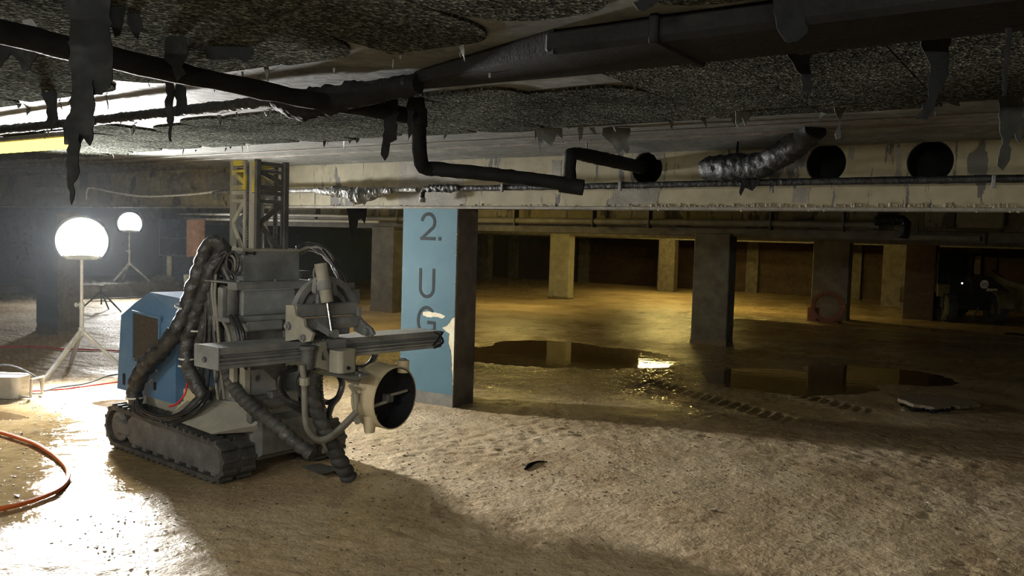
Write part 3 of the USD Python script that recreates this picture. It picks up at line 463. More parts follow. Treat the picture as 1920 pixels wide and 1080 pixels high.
for a in (0.5, 2.3, 4.4): dt.part('brace', cyl(tb + [0, 0, 0.22], tb + [0.22 * math.cos(a), 0.22 * math.sin(a), 0.22], 0.008), K['metal_dark'])
dt.part('centre_post', cyl(tb + [0, 0, 0.15], tb + [0, 0, 0.40], 0.016), K['metal_dark'])
# ---------- work light box lying on the floor at the left edge
wl = Thing('floor_light', 'pale metal work light lying face up at the left edge, lit on top', 'work light', base=(-8.62, 3.84, 0.01), rz=0.55)
def rr(w, d, r): return sg.box(-w / 2 + r, -d / 2 + r, w / 2 - r, d / 2 - r).buffer(r, 8)
wl.part('shell', [prism(rr(0.50, 0.26, 0.07).difference(rr(0.46, 0.22, 0.055)), frame((0, 0, 0.012), [1, 0, 0], [0, 1, 0], [0, 0, 1]), 0.20), prism(rr(0.49, 0.25, 0.06), frame((0, 0, 0.012), [1, 0, 0], [0, 1, 0], [0, 0, 1]), 0.03), prism(rr(0.52, 0.28, 0.075).difference(rr(0.46, 0.22, 0.055)), frame((0, 0, 0.205), [1, 0, 0], [0, 1, 0], [0, 0, 1]), 0.015)], K['steel_box'], local=True)
wl.part('lit_panel', prism(rr(0.45, 0.21, 0.05), frame((0, 0, 0.19), [1, 0, 0], [0, 1, 0], [0, 0, 1]), 0.012), K['panel_glow'], local=True)
wl.part('handle', sweep([(0.25, -0.09, 0.03), (0.36, -0.09, 0.03), (0.37, -0.09, 0.2), (0.37, 0.09, 0.2), (0.36, 0.09, 0.03), (0.25, 0.09, 0.03)], 0.014, 10, raw=True), K['steel_box'], local=True)
wl.part('foot', box((0.18, -0.12, -0.01), (0.23, 0.12, 0.02)), K['metal_dark'], local=True); wl.part('foot', box((-0.23, -0.12, -0.01), (-0.18, 0.12, 0.02)), K['metal_dark'], local=True)
def floor_line(name, px, r, m, label, cat, lift=0.004, n=8):
    P = [onz(x, y, 0.01) for x, y in px]; P = spline(P, 0.05); P[:, 2] = [ground(p[0], p[1]) + r + lift for p in P]
    for _ in range(3): P[1:-1, 2] = (P[:-2, 2] + P[1:-1, 2] + P[2:, 2]) / 3 
    return single(name, sweep(P, r, n, raw=True), m, label, cat)
floor_line('hose', [(-60, 800), (0, 816), (60, 836), (105, 862), (128, 892), (113, 922), (60, 946), (0, 963), (-60, 975)], 0.016, K['orange'], 'orange hose curving over the bright wet floor at the left edge', 'hose')
floor_line('cable', [(52, 737), (110, 733), (165, 726), (225, 718), (270, 713)], 0.007, K['red'], 'thin red cable running from the lit work light to the machine', 'cable')
floor_line('cable', [(-10, 652), (60, 652), (120, 657), (200, 659), (260, 664)], 0.010, K['red'], 'faded red cable on the dim floor behind the near lamp', 'cable')
lc = [wl.M @ np.array([*q, 1]) for q in [(-0.02, 0.02, 0.21), (-0.05, 0.05, 0.30), (0.12, 0.06, 0.29), (0.32, 0.10, 0.17)]]
single('cable', sweep([q[:3] for q in lc] + [onz(x, y, 0.03) + [0, 0, 0.016] for x, y in [(80, 735), (110, 729), (160, 722), (205, 707), (240, 703)]], 0.008, 8), K['metal_dark'], 'grey cable looping out of the lit work light across the floor', 'cable')
# ---------- pipes under the ceiling
pipe = Thing('drain_pipe', 'black sooty drain pipe crossing the ceiling from upper left, dropping to the beam', 'pipe', base=(-3.2, 2.5, 2.3))
pa = [onz(-180, 10, 2.36), onz(0, 60, 2.36), onz(200, 106, 2.36), onz(560, 184, 2.36), onz(700, 206, 2.36), onz(782, 220, 2.36)]
pipe.part('upper_run', sweep(pa, 0.042, 14, step=0.08, wob=0.25, seed=3), K['soot'])
e0 = pa[-1]; te = [deep(784, 215, np.dot(e0 - CAM, FWD)), deep(786, 300, np.dot(e0 - CAM, FWD) + 0.05), deep(800, 318, np.dot(e0 - CAM, FWD) + 0.14)]
dd = np.dot(e0 - CAM, FWD)
lower = [deep(800, 316, dd + 0.12), deep(930, 328, dd + 0.10), deep(1088, 349, dd + 0.05)]
pipe.part('drop', sweep([deep(783, 185, dd), deep(785, 230, dd), deep(787, 290, dd + 0.02), deep(793, 312, dd + 0.08), deep(812, 319, dd + 0.12)], 0.040, 14, wob=0.2, seed=4), K['soot'])
pipe.part('lower_run', sweep(lower, [0.042, 0.040, 0.038], 14, wob=0.2, seed=5), K['soot'])
pipe.part('branch', sweep([deep(1068, 350, dd + 0.05), deep(1069, 300, dd + 0.1), deep(1076, 288, dd + 0.25), deep(1130, 298, dd + 0.9), onY(1205, 314, 6.42)], [0.036, 0.036, 0.037, 0.045, 0.052], 14, wob=0.15, seed=6), K['soot'])
pipe.part('coupling', cyl(deep(1050, 346, dd + 0.06), deep(1094, 352, dd + 0.04), 0.045), K['soot'], smooth=40); pipe.part('coupling', cyl(deep(784, 205, dd), deep(785, 238, dd), 0.05), K['soot'], smooth=40)
w2 = Thing('wrapped_pipe', 'pipe wrapped in sooty plastic running along the ceiling, crossing under the black drain pipe', 'pipe', base=(-4, 3.1, 2.4))
w2.part('pipe', sweep([(-8.2, 3.14, 2.43), (-5.8, 3.08, 2.41), (-3.85, 3.05, 2.41), (-3.2, 3.06, 2.42), (-2.75, 3.08, 2.43)], [0.035, 0.032, 0.033, 0.036, 0.036], 14, step=0.025, ring=(0.055, 0.14), wob=0.22, seed=8), K['soot_foil'])
w2.part('bulging_wrap', [sweep([(-3.65, 3.02, 2.40), (-3.45, 3.04, 2.37), (-3.2, 3.06, 2.39), (-2.95, 3.08, 2.41), (-2.7, 3.1, 2.43)], [0.045, 0.085, 0.07, 0.06, 0.05], 16, step=0.02, ring=(0.05, 0.12), wob=0.28, seed=9)], K['soot'])
dk = Thing('ventilation_duct', 'flat soot-black duct under the ceiling running to the upper right corner', 'duct', base=(-1, 3.1, 2.4))
dk.part('duct', hull([(-2.95, 3.20, 2.45), (-2.95, 3.30, 2.45), (-2.95, 3.18, 2.494), (-2.95, 3.34, 2.494), (-1.7, 2.72, 2.40), (-1.7, 3.14, 2.40), (-1.7, 2.72, 2.494), (-1.7, 3.2, 2.494)]), K['soot'])
dk.part('duct', box((-1.75, 2.72, 2.40), (2.5, 3.14, 2.495), 0.02), K['soot'])
dk.part('flange', [box((x, 2.70, 2.39), (x + 0.035, 3.16, 2.494), 0.006) for x in (-1.3,)], K['soot'])
for x in (-2.2,): dk.part('rod', cyl((x, 3.0, 2.40), (x, 3.0, 2.50), 0.006), K['metal_dark'])
# pipe along the near beam
bpip = Thing('beam_pipe', 'long thin pipe with sagging plastic wrap along the near cream beam', 'pipe', base=(-3, 6.25, 2.16))
bpip.part('pipe', sweep([(-5.38, 6.27, 2.035), (-5.38, 6.27, 2.12), (-5.34, 6.27, 2.158), (-5.2, 6.27, 2.162), (-3.6, 6.26, 2.164), (-1.5, 6.26, 2.178), (2.6, 6.26, 2.175)], 0.026, 12, step=0.04, wob=0.18, seed=3), K['soot_foil'])
bpip.part('pipe', sweep([(-8.62, 6.27, 2.06), (-8.62, 6.27, 2.12), (-8.56, 6.27, 2.155), (-7.2, 6.27, 2.160), (-5.45, 6.27, 2.156)], 0.024, 12, step=0.04, wob=0.15, seed=4), K['foil_grey'])
bpip.part('sagging_wrap', sweep([onY(590, 357, 6.25), onY(640, 361, 6.24), onY(675, 367, 6.23), onY(705, 361, 6.24), onY(735, 357, 6.25)], [0.028, 0.055, 0.085, 0.05, 0.028], 16, step=0.014, ring=(0.035, 0.16), wob=0.5, seed=12), K['foil_grey'])
bpip.part('elbow_end', cyl((-5.38, 6.27, 2.03), (-5.38, 6.27, 2.075), 0.032), K['foil_grey'])
bpip.part('wrap', sweep([(-5.3, 6.26, 2.165), (-5.05, 6.26, 2.165), (-4.9, 6.26, 2.162)], [0.034, 0.042, 0.03], 14, step=0.015, ring=(0.05, 0.15), wob=0.4, seed=13), K['soot_foil'])
for i, x in enumerate((-7.9, -6.6, -4.4, -3.2, -2.1, -0.5)): bpip.part('clip', [box((x - 0.012, 6.225, 2.12), (x + 0.012, 6.245, 2.20), 0.003), box((x - 0.012, 6.24, 2.195), (x + 0.012, 6.41, 2.205), 0.003)], K['metal_dark'])
# foil-wrapped duct elbow entering the beam
el = Thing('wrapped_duct', 'thick crinkled plastic-wrapped duct bending from the ceiling along the beam face', 'duct', base=(-2.2, 6.1, 2.3))
el.part('duct', sweep([onY(1530, 240, 5.72), onY(1500, 266, 5.86), onY(1455, 296, 5.98), onY(1420, 312, 6.05), onY(1365, 314, 6.12), onY(1325, 316, 6.22)], [0.080, 0.085, 0.088, 0.092, 0.100, 0.088], 20, step=0.014, ring=(0.085, 0.07), wob=0.22, seed=21), K['soot_foil'])
el.part('loose_wrap', px_sheet([(1385, 318), (1420, 318), (1424, 335), (1410, 358), (1396, 352), (1388, 368), (1384, 340)], np.dot(onY(1400, 340, 6.1) - CAM, FWD), 5, bend=0.03, curl=0.2), K['soot_foil'])
el.part('hanger', cyl(onY(1382, 300, 6.1), onY(1384, 205, 6.1), 0.010), K['flake_dark'])
# cable drooping along the beam at left
single('cable', sweep([onY(162, 374, 6.35), onY(163, 358, 6.34), onY(172, 353, 6.34), onY(215, 361, 6.35), onY(265, 368, 6.36), onY(320, 367, 6.36), onY(375, 363, 6.37), onY(410, 358, 6.33)], 0.013, 8, wob=0.3), K['white_pipe'], 'pale cable drooping along the beam between the near lamp and the mast', 'cable')
single('cable_clamp', box(onY(60, 352, 6.37) , onY(120, 362, 6.40), 0.004), K['grey_pipe'], 'short grey strip clamped to the beam at the left edge above the near lamp', 'strip')
# services in front of the second beam
gp = Thing('grey_pipe', 'grey pipe with hangers under the second beam, running the width of the hall', 'pipe', base=(-10, 13.3, 2.0))
gp.part('pipe', sweep([(-19.5, 13.25, 2.04), (-12, 13.25, 2.055), (-5, 13.25, 2.07), (-2.5, 13.25, 2.07)], 0.055, 12, step=0.12, wob=0.12, seed=2), K['grey_pipe'])
for x in (-17, -14.5, -12, -10.2, -9.0, -7.3, -6.2, -4.1, -3.0): gp.part('hanger', box((x - 0.012, 13.18, 1.96), (x + 0.012, 13.33, 2.46), 0.003), K['metal_dark'])
gp2 = single('white_pipe', sweep([(-19.5, 13.0, 2.10), (-14.5, 13.0, 2.10), (-13.2, 13.0, 2.09)], 0.03, 10, step=0.2), K['white_pipe'], 'bright white pipe under the second beam behind the mast', 'pipe')
single('white_pipe', sweep([(-19.5, 13.05, 1.97), (-12.4, 13.05, 1.985)], 0.03, 10, step=0.2), K['white_pipe'], 'lower white pipe ending at the rough pillar left of the lettered one', 'pipe')
dn = Thing('dropped_channel', 'pale boxed channel with a broken end under the second beam, above the parked loader', 'channel', base=(-2, 12.6, 1.85))
dn.part('channel', box(onY(1706, 440, 12.9), onY(1842, 453, 13.2), 0.01), K['grey_pipe']); dn.part('end_bracket', box(onY(1843, 436, 12.9), onY(1852, 460, 13.2), 0.008), K['metal_dark']); dn.part('upper_box', box(onY(1735, 396, 13.0), onY(1885, 430, 13.4), 0.01), K['cream'])
for px in (1720, 1790): q = onY(px, 440, 13.05); dn.part('hanger', box((q[0] - 0.012, 13.0, q[2] - 0.02), (q[0] + 0.012, 13.03, 2.494), 0.003), K['metal_dark'])
dn.part('drop_pipe', sweep([onY(1640, 415, 12.9), onY(1685, 412, 12.9), onY(1697, 420, 12.9), onY(1694, 447, 12.9)], 0.07, 12, wob=0.4, ring=(0.06, 0.1)), K['soot_foil'])
# ---------- torn coating hanging from the ceiling and pipes
RAGS = [
 ([(118, -10), (208, -10), (205, 60), (212, 90), (210, 150), (190, 178), (172, 180), (168, 170), (150, 178), (136, 160), (128, 110), (132, 40)], 3.5, 'flake_dark', 'largest soot-black rag draped over the black pipe at the upper left'),
 ([(138, 150), (152, 150), (176, 150), (181, 205), (176, 262), (170, 274), (158, 258), (150, 275), (138, 262), (124, 255), (122, 238), (134, 212)], 2.88, 'flake_dark', 'long dark rag hanging below the largest rag, left of the machine'),
 ([(128, 250), (150, 250), (147, 300), (145, 335), (137, 345), (138, 372), (133, 384), (131, 360), (126, 340), (124, 300)], 2.87, 'flake_dark', 'narrow dark tail of rag pointing down at the near lamp'),
 ([(312, 70), (345, 62), (352, 100), (340, 124), (348, 138), (330, 152), (322, 124), (308, 112)], 3.95, 'flake_dark', 'grey rag folded over the black pipe, right of the largest rag'),
 ([(308, 130), (328, 138), (326, 190), (324, 235), (321, 266), (317, 264), (318, 238), (313, 210), (312, 170)], 4.1, 'flake_dark', 'thin twisted strip hanging straight down from the black pipe'),
 ([(330, 150), (350, 165), (352, 198), (344, 205), (338, 218), (330, 215), (328, 180)], 4.2, 'flake_dark', 'short dark rag just right of the thin twisted strip'),
 ([(78, 168), (104, 168), (108, 205), (110, 222), (98, 246), (93, 234), (88, 230), (90, 200)], 4.9, 'flake_dark', 'pointed rag hanging over the glowing tube light'),
 ([(0, 75), (24, 78), (40, 96), (80, 92), (68, 110), (56, 128), (44, 134), (36, 116), (20, 100), (0, 130)], 3.3, 'flake_dark', 'drooping flap of coating under the pipe at the far left edge'),
 ([(42, 38), (62, 36), (76, 56), (64, 60), (46, 52)], 3.1, 'flake', 'small pale flap of coating above the pipe at the far left edge'),
 ([(204, 8), (236, 14), (232, 40), (226, 66), (216, 70), (210, 48), (206, 34)], 3.3, 'flake_dark', 'dark flap near the top edge, right of the largest rag'),
 ([(240, 20), (262, 24), (268, 52), (258, 74), (250, 66), (238, 44)], 3.4, 'flake_dark', 'hooked dark flap beside the one right of the largest rag'),
 ([(385, 88), (470, 82), (478, 100), (460, 118), (440, 106), (410, 112), (388, 112)], 3.8, 'flake_dark', 'wide grey flap curling under the ceiling above the mast'),
 ([(722, 184), (747, 182), (746, 235), (744, 262), (732, 268), (730, 285), (722, 302), (714, 290), (718, 262), (720, 225)], 4.5, 'soot', 'sooty rag hanging from the wrapped pipe just left of the black drop pipe'),
 ([(764, 178), (776, 180), (778, 210), (774, 250), (764, 268), (766, 240)], 4.45, 'soot', 'thin black tatter beside the black drop pipe'),
 ([(1006, 238), (1054, 240), (1055, 260), (1044, 252), (1034, 274), (1018, 262), (1011, 290), (1008, 262)], 6.0, 'flake', 'grey torn flap left of the elbow pipe on the cream beam'),
 ([(1130, 240), (1182, 240), (1178, 268), (1176, 289), (1168, 280), (1158, 289), (1146, 270), (1128, 254)], 6.2, 'flake', 'pleated grey flap hanging over the elbow pipe'),
 ([(1378, 205), (1412, 206), (1404, 224), (1398, 236), (1392, 220), (1384, 242), (1380, 224)], 6.1, 'flake', 'pale torn flake above the plastic-wrapped duct'),
 ([(1563, 202), (1588, 200), (1578, 214), (1572, 240), (1574, 260), (1566, 262), (1570, 226)], 5.7, 'flake', 'thin pale tail hanging between the duct and the middle opening'),
 ([(1448, -10), (1522, -10), (1510, 15), (1514, 62), (1494, 78), (1476, 80), (1458, 52), (1450, 20)], 3.2, 'flake_dark', 'broad grey sheet hanging at the top right'),
 ([(1474, 100), (1516, 98), (1520, 130), (1526, 160), (1520, 175), (1508, 172), (1500, 180), (1504, 140), (1490, 122)], 3.9, 'flake_dark', 'dim rag hanging just below the broad grey sheet'),
 ([(1722, 58), (1792, 50), (1780, 90), (1782, 140), (1760, 178), (1752, 205), (1738, 224), (1718, 222), (1738, 190), (1745, 120)], 4.2, 'flake_dark', 'long dark rag hanging right of the broad grey sheet, ending over the openings'),
 ([(1772, 190), (1796, 186), (1798, 200), (1782, 196)], 5.4, 'flake', 'small pale curl beside the tip of the long dark rag'),
 ([(1892, 0), (1902, 0), (1896, 60), (1888, 130), (1884, 180), (1877, 180), (1882, 110)], 3.9, 'flake_dark', 'thin pale string hanging along the right edge'),
 ([(1870, 178), (1918, 176), (1914, 230), (1906, 270), (1898, 250), (1890, 262), (1892, 300), (1880, 320), (1868, 310), (1876, 270), (1870, 240)], 5.2, 'flake_mid', 'ragged pale bunch of coating at the right edge over the beam'),
 ([(1186, 5), (1240, -8), (1225, 12), (1208, 22), (1196, 20)], 3.2, 'flake_dark', 'pale flap at the top edge in the middle of the ceiling'),
]
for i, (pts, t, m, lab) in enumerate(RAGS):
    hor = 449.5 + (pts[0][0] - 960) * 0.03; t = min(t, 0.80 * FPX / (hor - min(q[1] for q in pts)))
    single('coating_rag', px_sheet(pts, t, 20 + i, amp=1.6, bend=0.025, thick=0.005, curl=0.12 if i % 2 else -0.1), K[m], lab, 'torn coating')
# rows of small curled flakes along the edges of the boards
g = np.random.default_rng(5)
def small_flakes(n, line, group, label, size, m='flake'):
    for k in range(n):
        x, y, z = line(g.random()); w = size * g.uniform(0.5, 1.3); L = w * g.uniform(1.0, 3.2)
        p = jag([(-w / 2, 0), (w / 2, 0), (w * 0.35, -L * 0.5), (w * g.uniform(-0.3, 0.3), -L), (-w * 0.3, -L * 0.6)], 0.003, 0.015, int(g.integers(1e6)))
        a = g.uniform(-0.9, 0.9); ax = np.array([math.cos(a), math.sin(a), 0]); ay = np.array([0.25 * g.normal(), 0.25 * g.normal(), 1.0]); ay /= np.linalg.norm(ay)
        single('coating_flake', sheet([q for q in np.array(p.exterior.coords)[:-1]] if p.geom_type == 'Polygon' else [(-w / 2, 0), (w / 2, 0), (0, -L)], (x, y, z), ax, ay, bend=0.01, thick=0.004, seed=k, cell=0.05), K[m], label, 'torn coating', group)
small_flakes(46, lambda u: (-11.0 + 11.5 * u, 5.02 + 0.12 * g.normal() * 0.5, ZC - 0.004), 'small curled flakes along the far board ends', 'small curled flake of coating hanging in the row along the board ends before the beam', 0.035)
small_flakes(26, lambda u: (-6.5 + 6.5 * u, 2.68 + 0.2 * g.random(), ZC - 0.004), 'small curled flakes along the near board ends', 'small curled flake of coating hanging in the row nearest the camera', 0.028)
small_flakes(22, lambda u: (-9.2 + 6 * u, 3.60 + 0.08 * g.normal(), ZC - 0.004), 'small curled flakes over the wrapped pipe', 'small curled flake of coating hanging behind the wrapped pipe', 0.030)
single('bent_wire', sweep([onY(1100, 278, 5.9), onY(1101, 262, 5.9), onY(1101, 248, 5.9)], 0.006, 8), K['metal_dark'], 'short black rod between the ceiling and the elbow pipe', 'rod')
single('coating_rag', px_sheet([(650, 390), (688, 390), (687, 405), (684, 420), (678, 410), (672, 412), (668, 432), (660, 452), (656, 430), (654, 412)], 9.0, 71, amp=1.2, bend=0.02), K['soot'], 'black rag dangling below the near beam, between the mast and the lettered pillar', 'torn coating')
#==== ROBOT
#==== ROBOT
RA = math.radians(-4.0); RO = np.array([-4.573, 3.456, 0.0])
RU = np.array([math.cos(RA), math.sin(RA), 0]); RV = np.array([-math.sin(RA), math.cos(RA), 0]); RN = [RU, RV, np.array([0, 0, 1.0])]
def S(x, y, ax, val):
    """the point of the machine's plane (u, v or z = val) seen at a pixel, in the machine's own metres"""
    d = ray(x, y); o = CAM - RO; n = RN[ax]; t = (val - o @ n) / (d @ n); p = o + d * t
    return np.array([p @ RU, p @ RV, p[2]])
rb = Thing('demolition_robot', 'mud-covered tracked water-jet machine with blue engine cover, lattice mast and cross rail', 'machine', base=RO, rz=RA)
def rp(name, mesh, m='metal', **kw): return rb.part(name, mesh, K[m], local=True, **kw)
UZ = lambda v0: frame((0, v0, 0), [1, 0, 0], [0, 0, 1], [0, -1, 0])          # outline given in (u, z), extruded towards -v
VZ = lambda u0: frame((u0, 0, 0), [0, 1, 0], [0, 0, 1], [1, 0, 0])           # outline given in (v, z), extruded towards +u
MV = 0.465
# tracks
def track(v0, v1, out):
    o = shapely.union_all([sg.Point(-1.46, 0.172).buffer(0.155, 20), sg.Point(-0.14, 0.150).buffer(0.135, 20)]).convex_hull
    belt = rp('track', prism(o.difference(o.buffer(-0.030)), UZ(v1), v1 - v0), 'rubber', label='muddy rubber track')
    L = o.exterior.length; n = 46
    for k in range(n):
        p = np.array(o.exterior.interpolate(k * L / n).coords[0]); q = np.array(o.exterior.interpolate((k * L / n + 0.01) % L).coords[0]); d = (q - p) / np.linalg.norm(q - p); nn = np.array([d[1], -d[0]])
        c = o.centroid; nn = nn if (p - np.array([c.x, c.y])) @ nn > 0 else -nn
        for a, b in ((v0, v0 + 0.105), (v1 - 0.105, v1)):
            w = 0.017; P = [p + d * w, p - d * w, p - d * w * 0.6 + nn * 0.018, p + d * w * 0.6 + nn * 0.018]
            rb.part('track_pad', hull([[x[0], vv, x[1]] for x in P for vv in (a, b)]), K['rubber'], parent=belt, local=True)
    s = v0 if out < 0 else v1; i = 0.02 if out < 0 else -0.02
    a, b = sorted((s + i, s + i * 8))
    rp('track_frame', prism(sg.Polygon([(-1.26, 0.075), (-0.10, 0.065), (-0.045, 0.10), (-0.04, 0.205), (-0.10, 0.262), (-1.24, 0.285), (-1.30, 0.24), (-1.32, 0.12)]), UZ(b), b - a), 'metal_dark')
    rp('sprocket', [lathe_on([(0, 0), (0.055, 0), (0.075, 0.02), (0.105, 0.02), (0.118, 0.03), (0.118, 0.05), (0, 0.05)], (-1.46, s - (0.0 if out < 0 else 0.0) + i * 0.4, 0.172), (0, -1 if out > 0 else 1, 0), 24)] , 'metal_dark')
    rp('drive_housing', box((-1.46, s + i * 0.3, 0.115), (-1.27, s + i * 4, 0.235), 0.02), 'metal_dark')
    for k in range(8): rp('roller', cyl((-1.22 + k * 0.152, a + 0.004, 0.052), (-1.22 + k * 0.152, b, 0.052), 0.030), 'metal_dark')
track(-0.055, 0.195, -1); track(0.735, 0.985, 1)
# hull between the tracks
rp('hull', [box((-1.45, 0.20, 0.13), (0.0, 0.73, 0.40), 0.02), hull([(-0.02, 0.20, 0.14), (-0.02, 0.73, 0.14), (0.05, 0.21, 0.18), (0.05, 0.72, 0.18), (0.05, 0.21, 0.37), (0.05, 0.72, 0.37), (-0.02, 0.2, 0.41), (-0.02, 0.73, 0.41)])], 'metal_dark')
rp('front_apron', hull([(0.055, 0.20, 0.40), (0.055, 0.78, 0.40), (-0.10, 0.20, 0.47), (-0.10, 0.78, 0.47), (0.06, 0.2, 0.36), (0.06, 0.78, 0.36)]), 'metal_dark')
for s in (0, 1):
    f = (lambda v: v) if s == 0 else (lambda v: 0.93 - v)
    rp('fender', hull([(-0.80, f(0.0), 0.335), (-0.16, f(-0.045), 0.335), (0.015, f(0.185), 0.385), (-0.82, f(0.26), 0.50), (-0.22, f(0.24), 0.49), (-0.02, f(0.25), 0.43), (-0.80, f(0.26), 0.33), (0.0, f(0.25), 0.33), (-0.17, f(-0.03), 0.325)]), 'metal_light', label='light mud-caked track fender')
fl_ = rp('flange_plate', prism(sg.Polygon([S(388, 745, 1, 0.26)[[0, 2]], S(420, 748, 1, 0.26)[[0, 2]], S(464, 764, 1, 0.26)[[0, 2]], S(464, 778, 1, 0.26)[[0, 2]], S(430, 768, 1, 0.26)[[0, 2]], S(388, 756, 1, 0.26)[[0, 2]]]), UZ(0.27), 0.012), 'metal_light')
for x, y in ((407, 753), (441, 765)): q = S(x, y, 1, 0.256); rb.part('bolt', cyl(q, q + [0, -0.018, 0], 0.013, n=8), K['metal'], parent=fl_, local=True)
# engine cover
cab_pts = [(-1.74, 0.10, 0.41), (-0.86, 0.10, 0.41), (-1.74, 0.84, 0.41), (-0.86, 0.84, 0.41), (-1.68, 0.10, 1.0), (-0.875, 0.10, 0.985), (-1.68, 0.84, 1.0), (-0.875, 0.84, 0.985), (-1.60, 0.17, 1.10), (-0.90, 0.15, 1.07), (-1.60, 0.78, 1.10), (-0.9, 0.80, 1.07), (-1.50, 0.24, 1.19), (-0.98, 0.26, 1.165), (-1.50, 0.70, 1.19), (-0.98, 0.68, 1.165)]
cabp = rp('engine_cover', hull(cab_pts), 'blue_cab', label='blue engine cover', smooth=False)
gp_ = [S(x, y, 1, 0.10)[[0, 2]] for x, y in [(252, 586), (300, 598), (299, 690), (252, 675)]]
rb.part('grille', prism(sg.Polygon(gp_), UZ(0.104), 0.012), K['grille'], parent=cabp, local=True, label='brown mesh grille')
gf = sg.Polygon(gp_); rb.part('grille_frame', prism(gf.buffer(0.016, join_style='mitre').difference(gf), UZ(0.104), 0.018), K['blue_cab'], parent=cabp, local=True)
for (x0, y0, x1, y1) in [(289, 716, 293, 732), (231, 700, 235, 722)]: a, b = S(x0, y0, 1, 0.10), S(x1, y1, 1, 0.10); rb.part('latch', box((a[0], 0.092, b[2]), (b[0], 0.104, a[2]), 0.004), K['pit'], parent=cabp, local=True)
for x, y in [(253, 673), (282, 716), (295, 694), (285, 713)]: q = S(x, y, 1, 0.10); rb.part('screw', cyl(q, q + [0, -0.008, 0], 0.009, n=10), K['tie'], parent=cabp, local=True)
rp('cover_base', box((-1.66, 0.13, 0.325), (-0.88, 0.82, 0.412), 0.012), 'metal_light')
a, b = S(326, 723, 0, -0.80), S(358, 750, 0, -0.80)
rp('yellow_tray', box((-0.92, 0.16, 0.415), (-0.70, 0.34, 0.52), 0.01), 'beige'); rp('yellow_tray', hull([(-0.88, 0.10, 0.345), (-0.62, 0.14, 0.345), (-0.88, 0.14, 0.42), (-0.62, 0.22, 0.46), (-0.88, 0.22, 0.42)]), 'beige')
# turret
rp('slewing_ring', lathe_on([(0, 0), (0.29, 0), (0.29, 0.05), (0.24, 0.06), (0.24, 0.09), (0, 0.09)], (-0.42, MV, 0.40), (0, 0, 1), 32), 'metal_dark')
rp('pedestal', [box((-0.56, 0.26, 0.46), (-0.30, 0.66, 1.09), 0.015)], 'metal_dark')
for v in (0.235, 0.655): rp('side_plate', prism(sg.Polygon([(-0.52, 0.47), (-0.08, 0.47), (-0.12, 0.62), (-0.22, 0.80), (-0.22, 1.09), (-0.52, 1.09)]).difference(sg.Point(-0.33, 0.72).buffer(0.05)), UZ(v + 0.025), 0.025), 'metal')
def wbox(px0, y0, px1, y1, u0, d): a, b = S(px0, y0, 0, u0), S(px1, y1, 0, u0); return box((u0 - d, a[1], min(a[2], b[2])), (u0, b[1], max(a[2], b[2])), 0.006)
rp('front_post', wbox(458, 688, 470, 752, -0.06, 0.06), 'metal_light'); rp('front_post', wbox(437, 690, 446, 745, -0.12, 0.05), 'metal_light')
gus = sg.Polygon([S(x, y, 0, -0.08)[[1, 2]] for x, y in [(470, 694), (492, 692), (546, 742), (548, 764), (470, 768)]]); hole = sg.Point(*S(483, 709, 0, -0.08)[[1, 2]]).buffer(0.022)
rp('gusset', prism(gus.difference(hole), VZ(-0.10), 0.025), 'metal')
rp('front_plate', wbox(470, 745, 560, 782, -0.02, 0.05), 'metal_dark')
rp('cross_clamp', [cyl(S(498, 758, 0, 0.02), S(530, 752, 0, 0.02), 0.035), box(S(506, 735, 0, 0.0) - [0.05, 0, 0], S(530, 765, 0, 0.02), 0.01)], 'metal_dark')
rp('lower_body', [box((-0.44, 0.245, 1.10), (-0.252, 0.69, 1.28), 0.008)], 'metal')
rp('corner_column', cyl((-0.33, 0.20, 1.08), (-0.33, 0.20, 1.31), 0.055, n=20), 'metal_dark'); rp('left_post', box((-0.36, 0.115, 1.07), (-0.30, 0.155, 1.30), 0.006), 'metal')
rp('ledge', [box((-0.17, 0.07, 1.296), (-0.07, 0.88, 1.346), 0.006)], 'metal'); rp('ledge_top', box((-0.45, 0.07, 1.338), (-0.065, 0.88, 1.350), 0.003), 'metal')
for v in (0.12, 0.42, 0.72): rp('ledge_bolt', cyl((-0.12, v, 1.35), (-0.12, v, 1.362), 0.012, n=6), 'metal')
rp('lower_flange', [box((-0.46, 0.10, 1.065), (-0.20, 0.72, 1.10), 0.006)], 'metal'); rp('drip_box', [box((-0.36, 0.22, 1.0), (-0.16, 0.52, 1.066), 0.012)], 'metal')
ub = rp('upper_box', hull([(-0.48, 0.232, 1.345), (-0.223, 0.232, 1.345), (-0.48, 0.70, 1.345), (-0.223, 0.70, 1.345), (-0.48, 0.232, 1.555), (-0.23, 0.232, 1.555), (-0.48, 0.70, 1.555), (-0.23, 0.70, 1.555)]), 'metal')
rb.part('lid', box((-0.50, 0.21, 1.552), (-0.218, 0.71, 1.574), 0.006), K['metal_light'], parent=ub, local=True)
for px in (462, 477): q = S(px, 475, 0, -0.222); rb.part('slot', box(q - [0.004, 0.009, 0.012], q + [0.004, 0.009, 0.012], 0.003), K['pit'], parent=ub, local=True)
a = S(470, 475, 0, -0.222); rb.part('slot', box(a - [0.003, 0.03, 0.004], a + [0.003, 0.03, 0.004], 0.001), K['pit'], parent=ub, local=True)
rp('valve_box', wbox(566, 508, 584, 532, -0.28, 0.12), 'metal_dark'); rp('valve_box', wbox(586, 517, 592, 531, -0.25, 0.05), 'metal_dark')
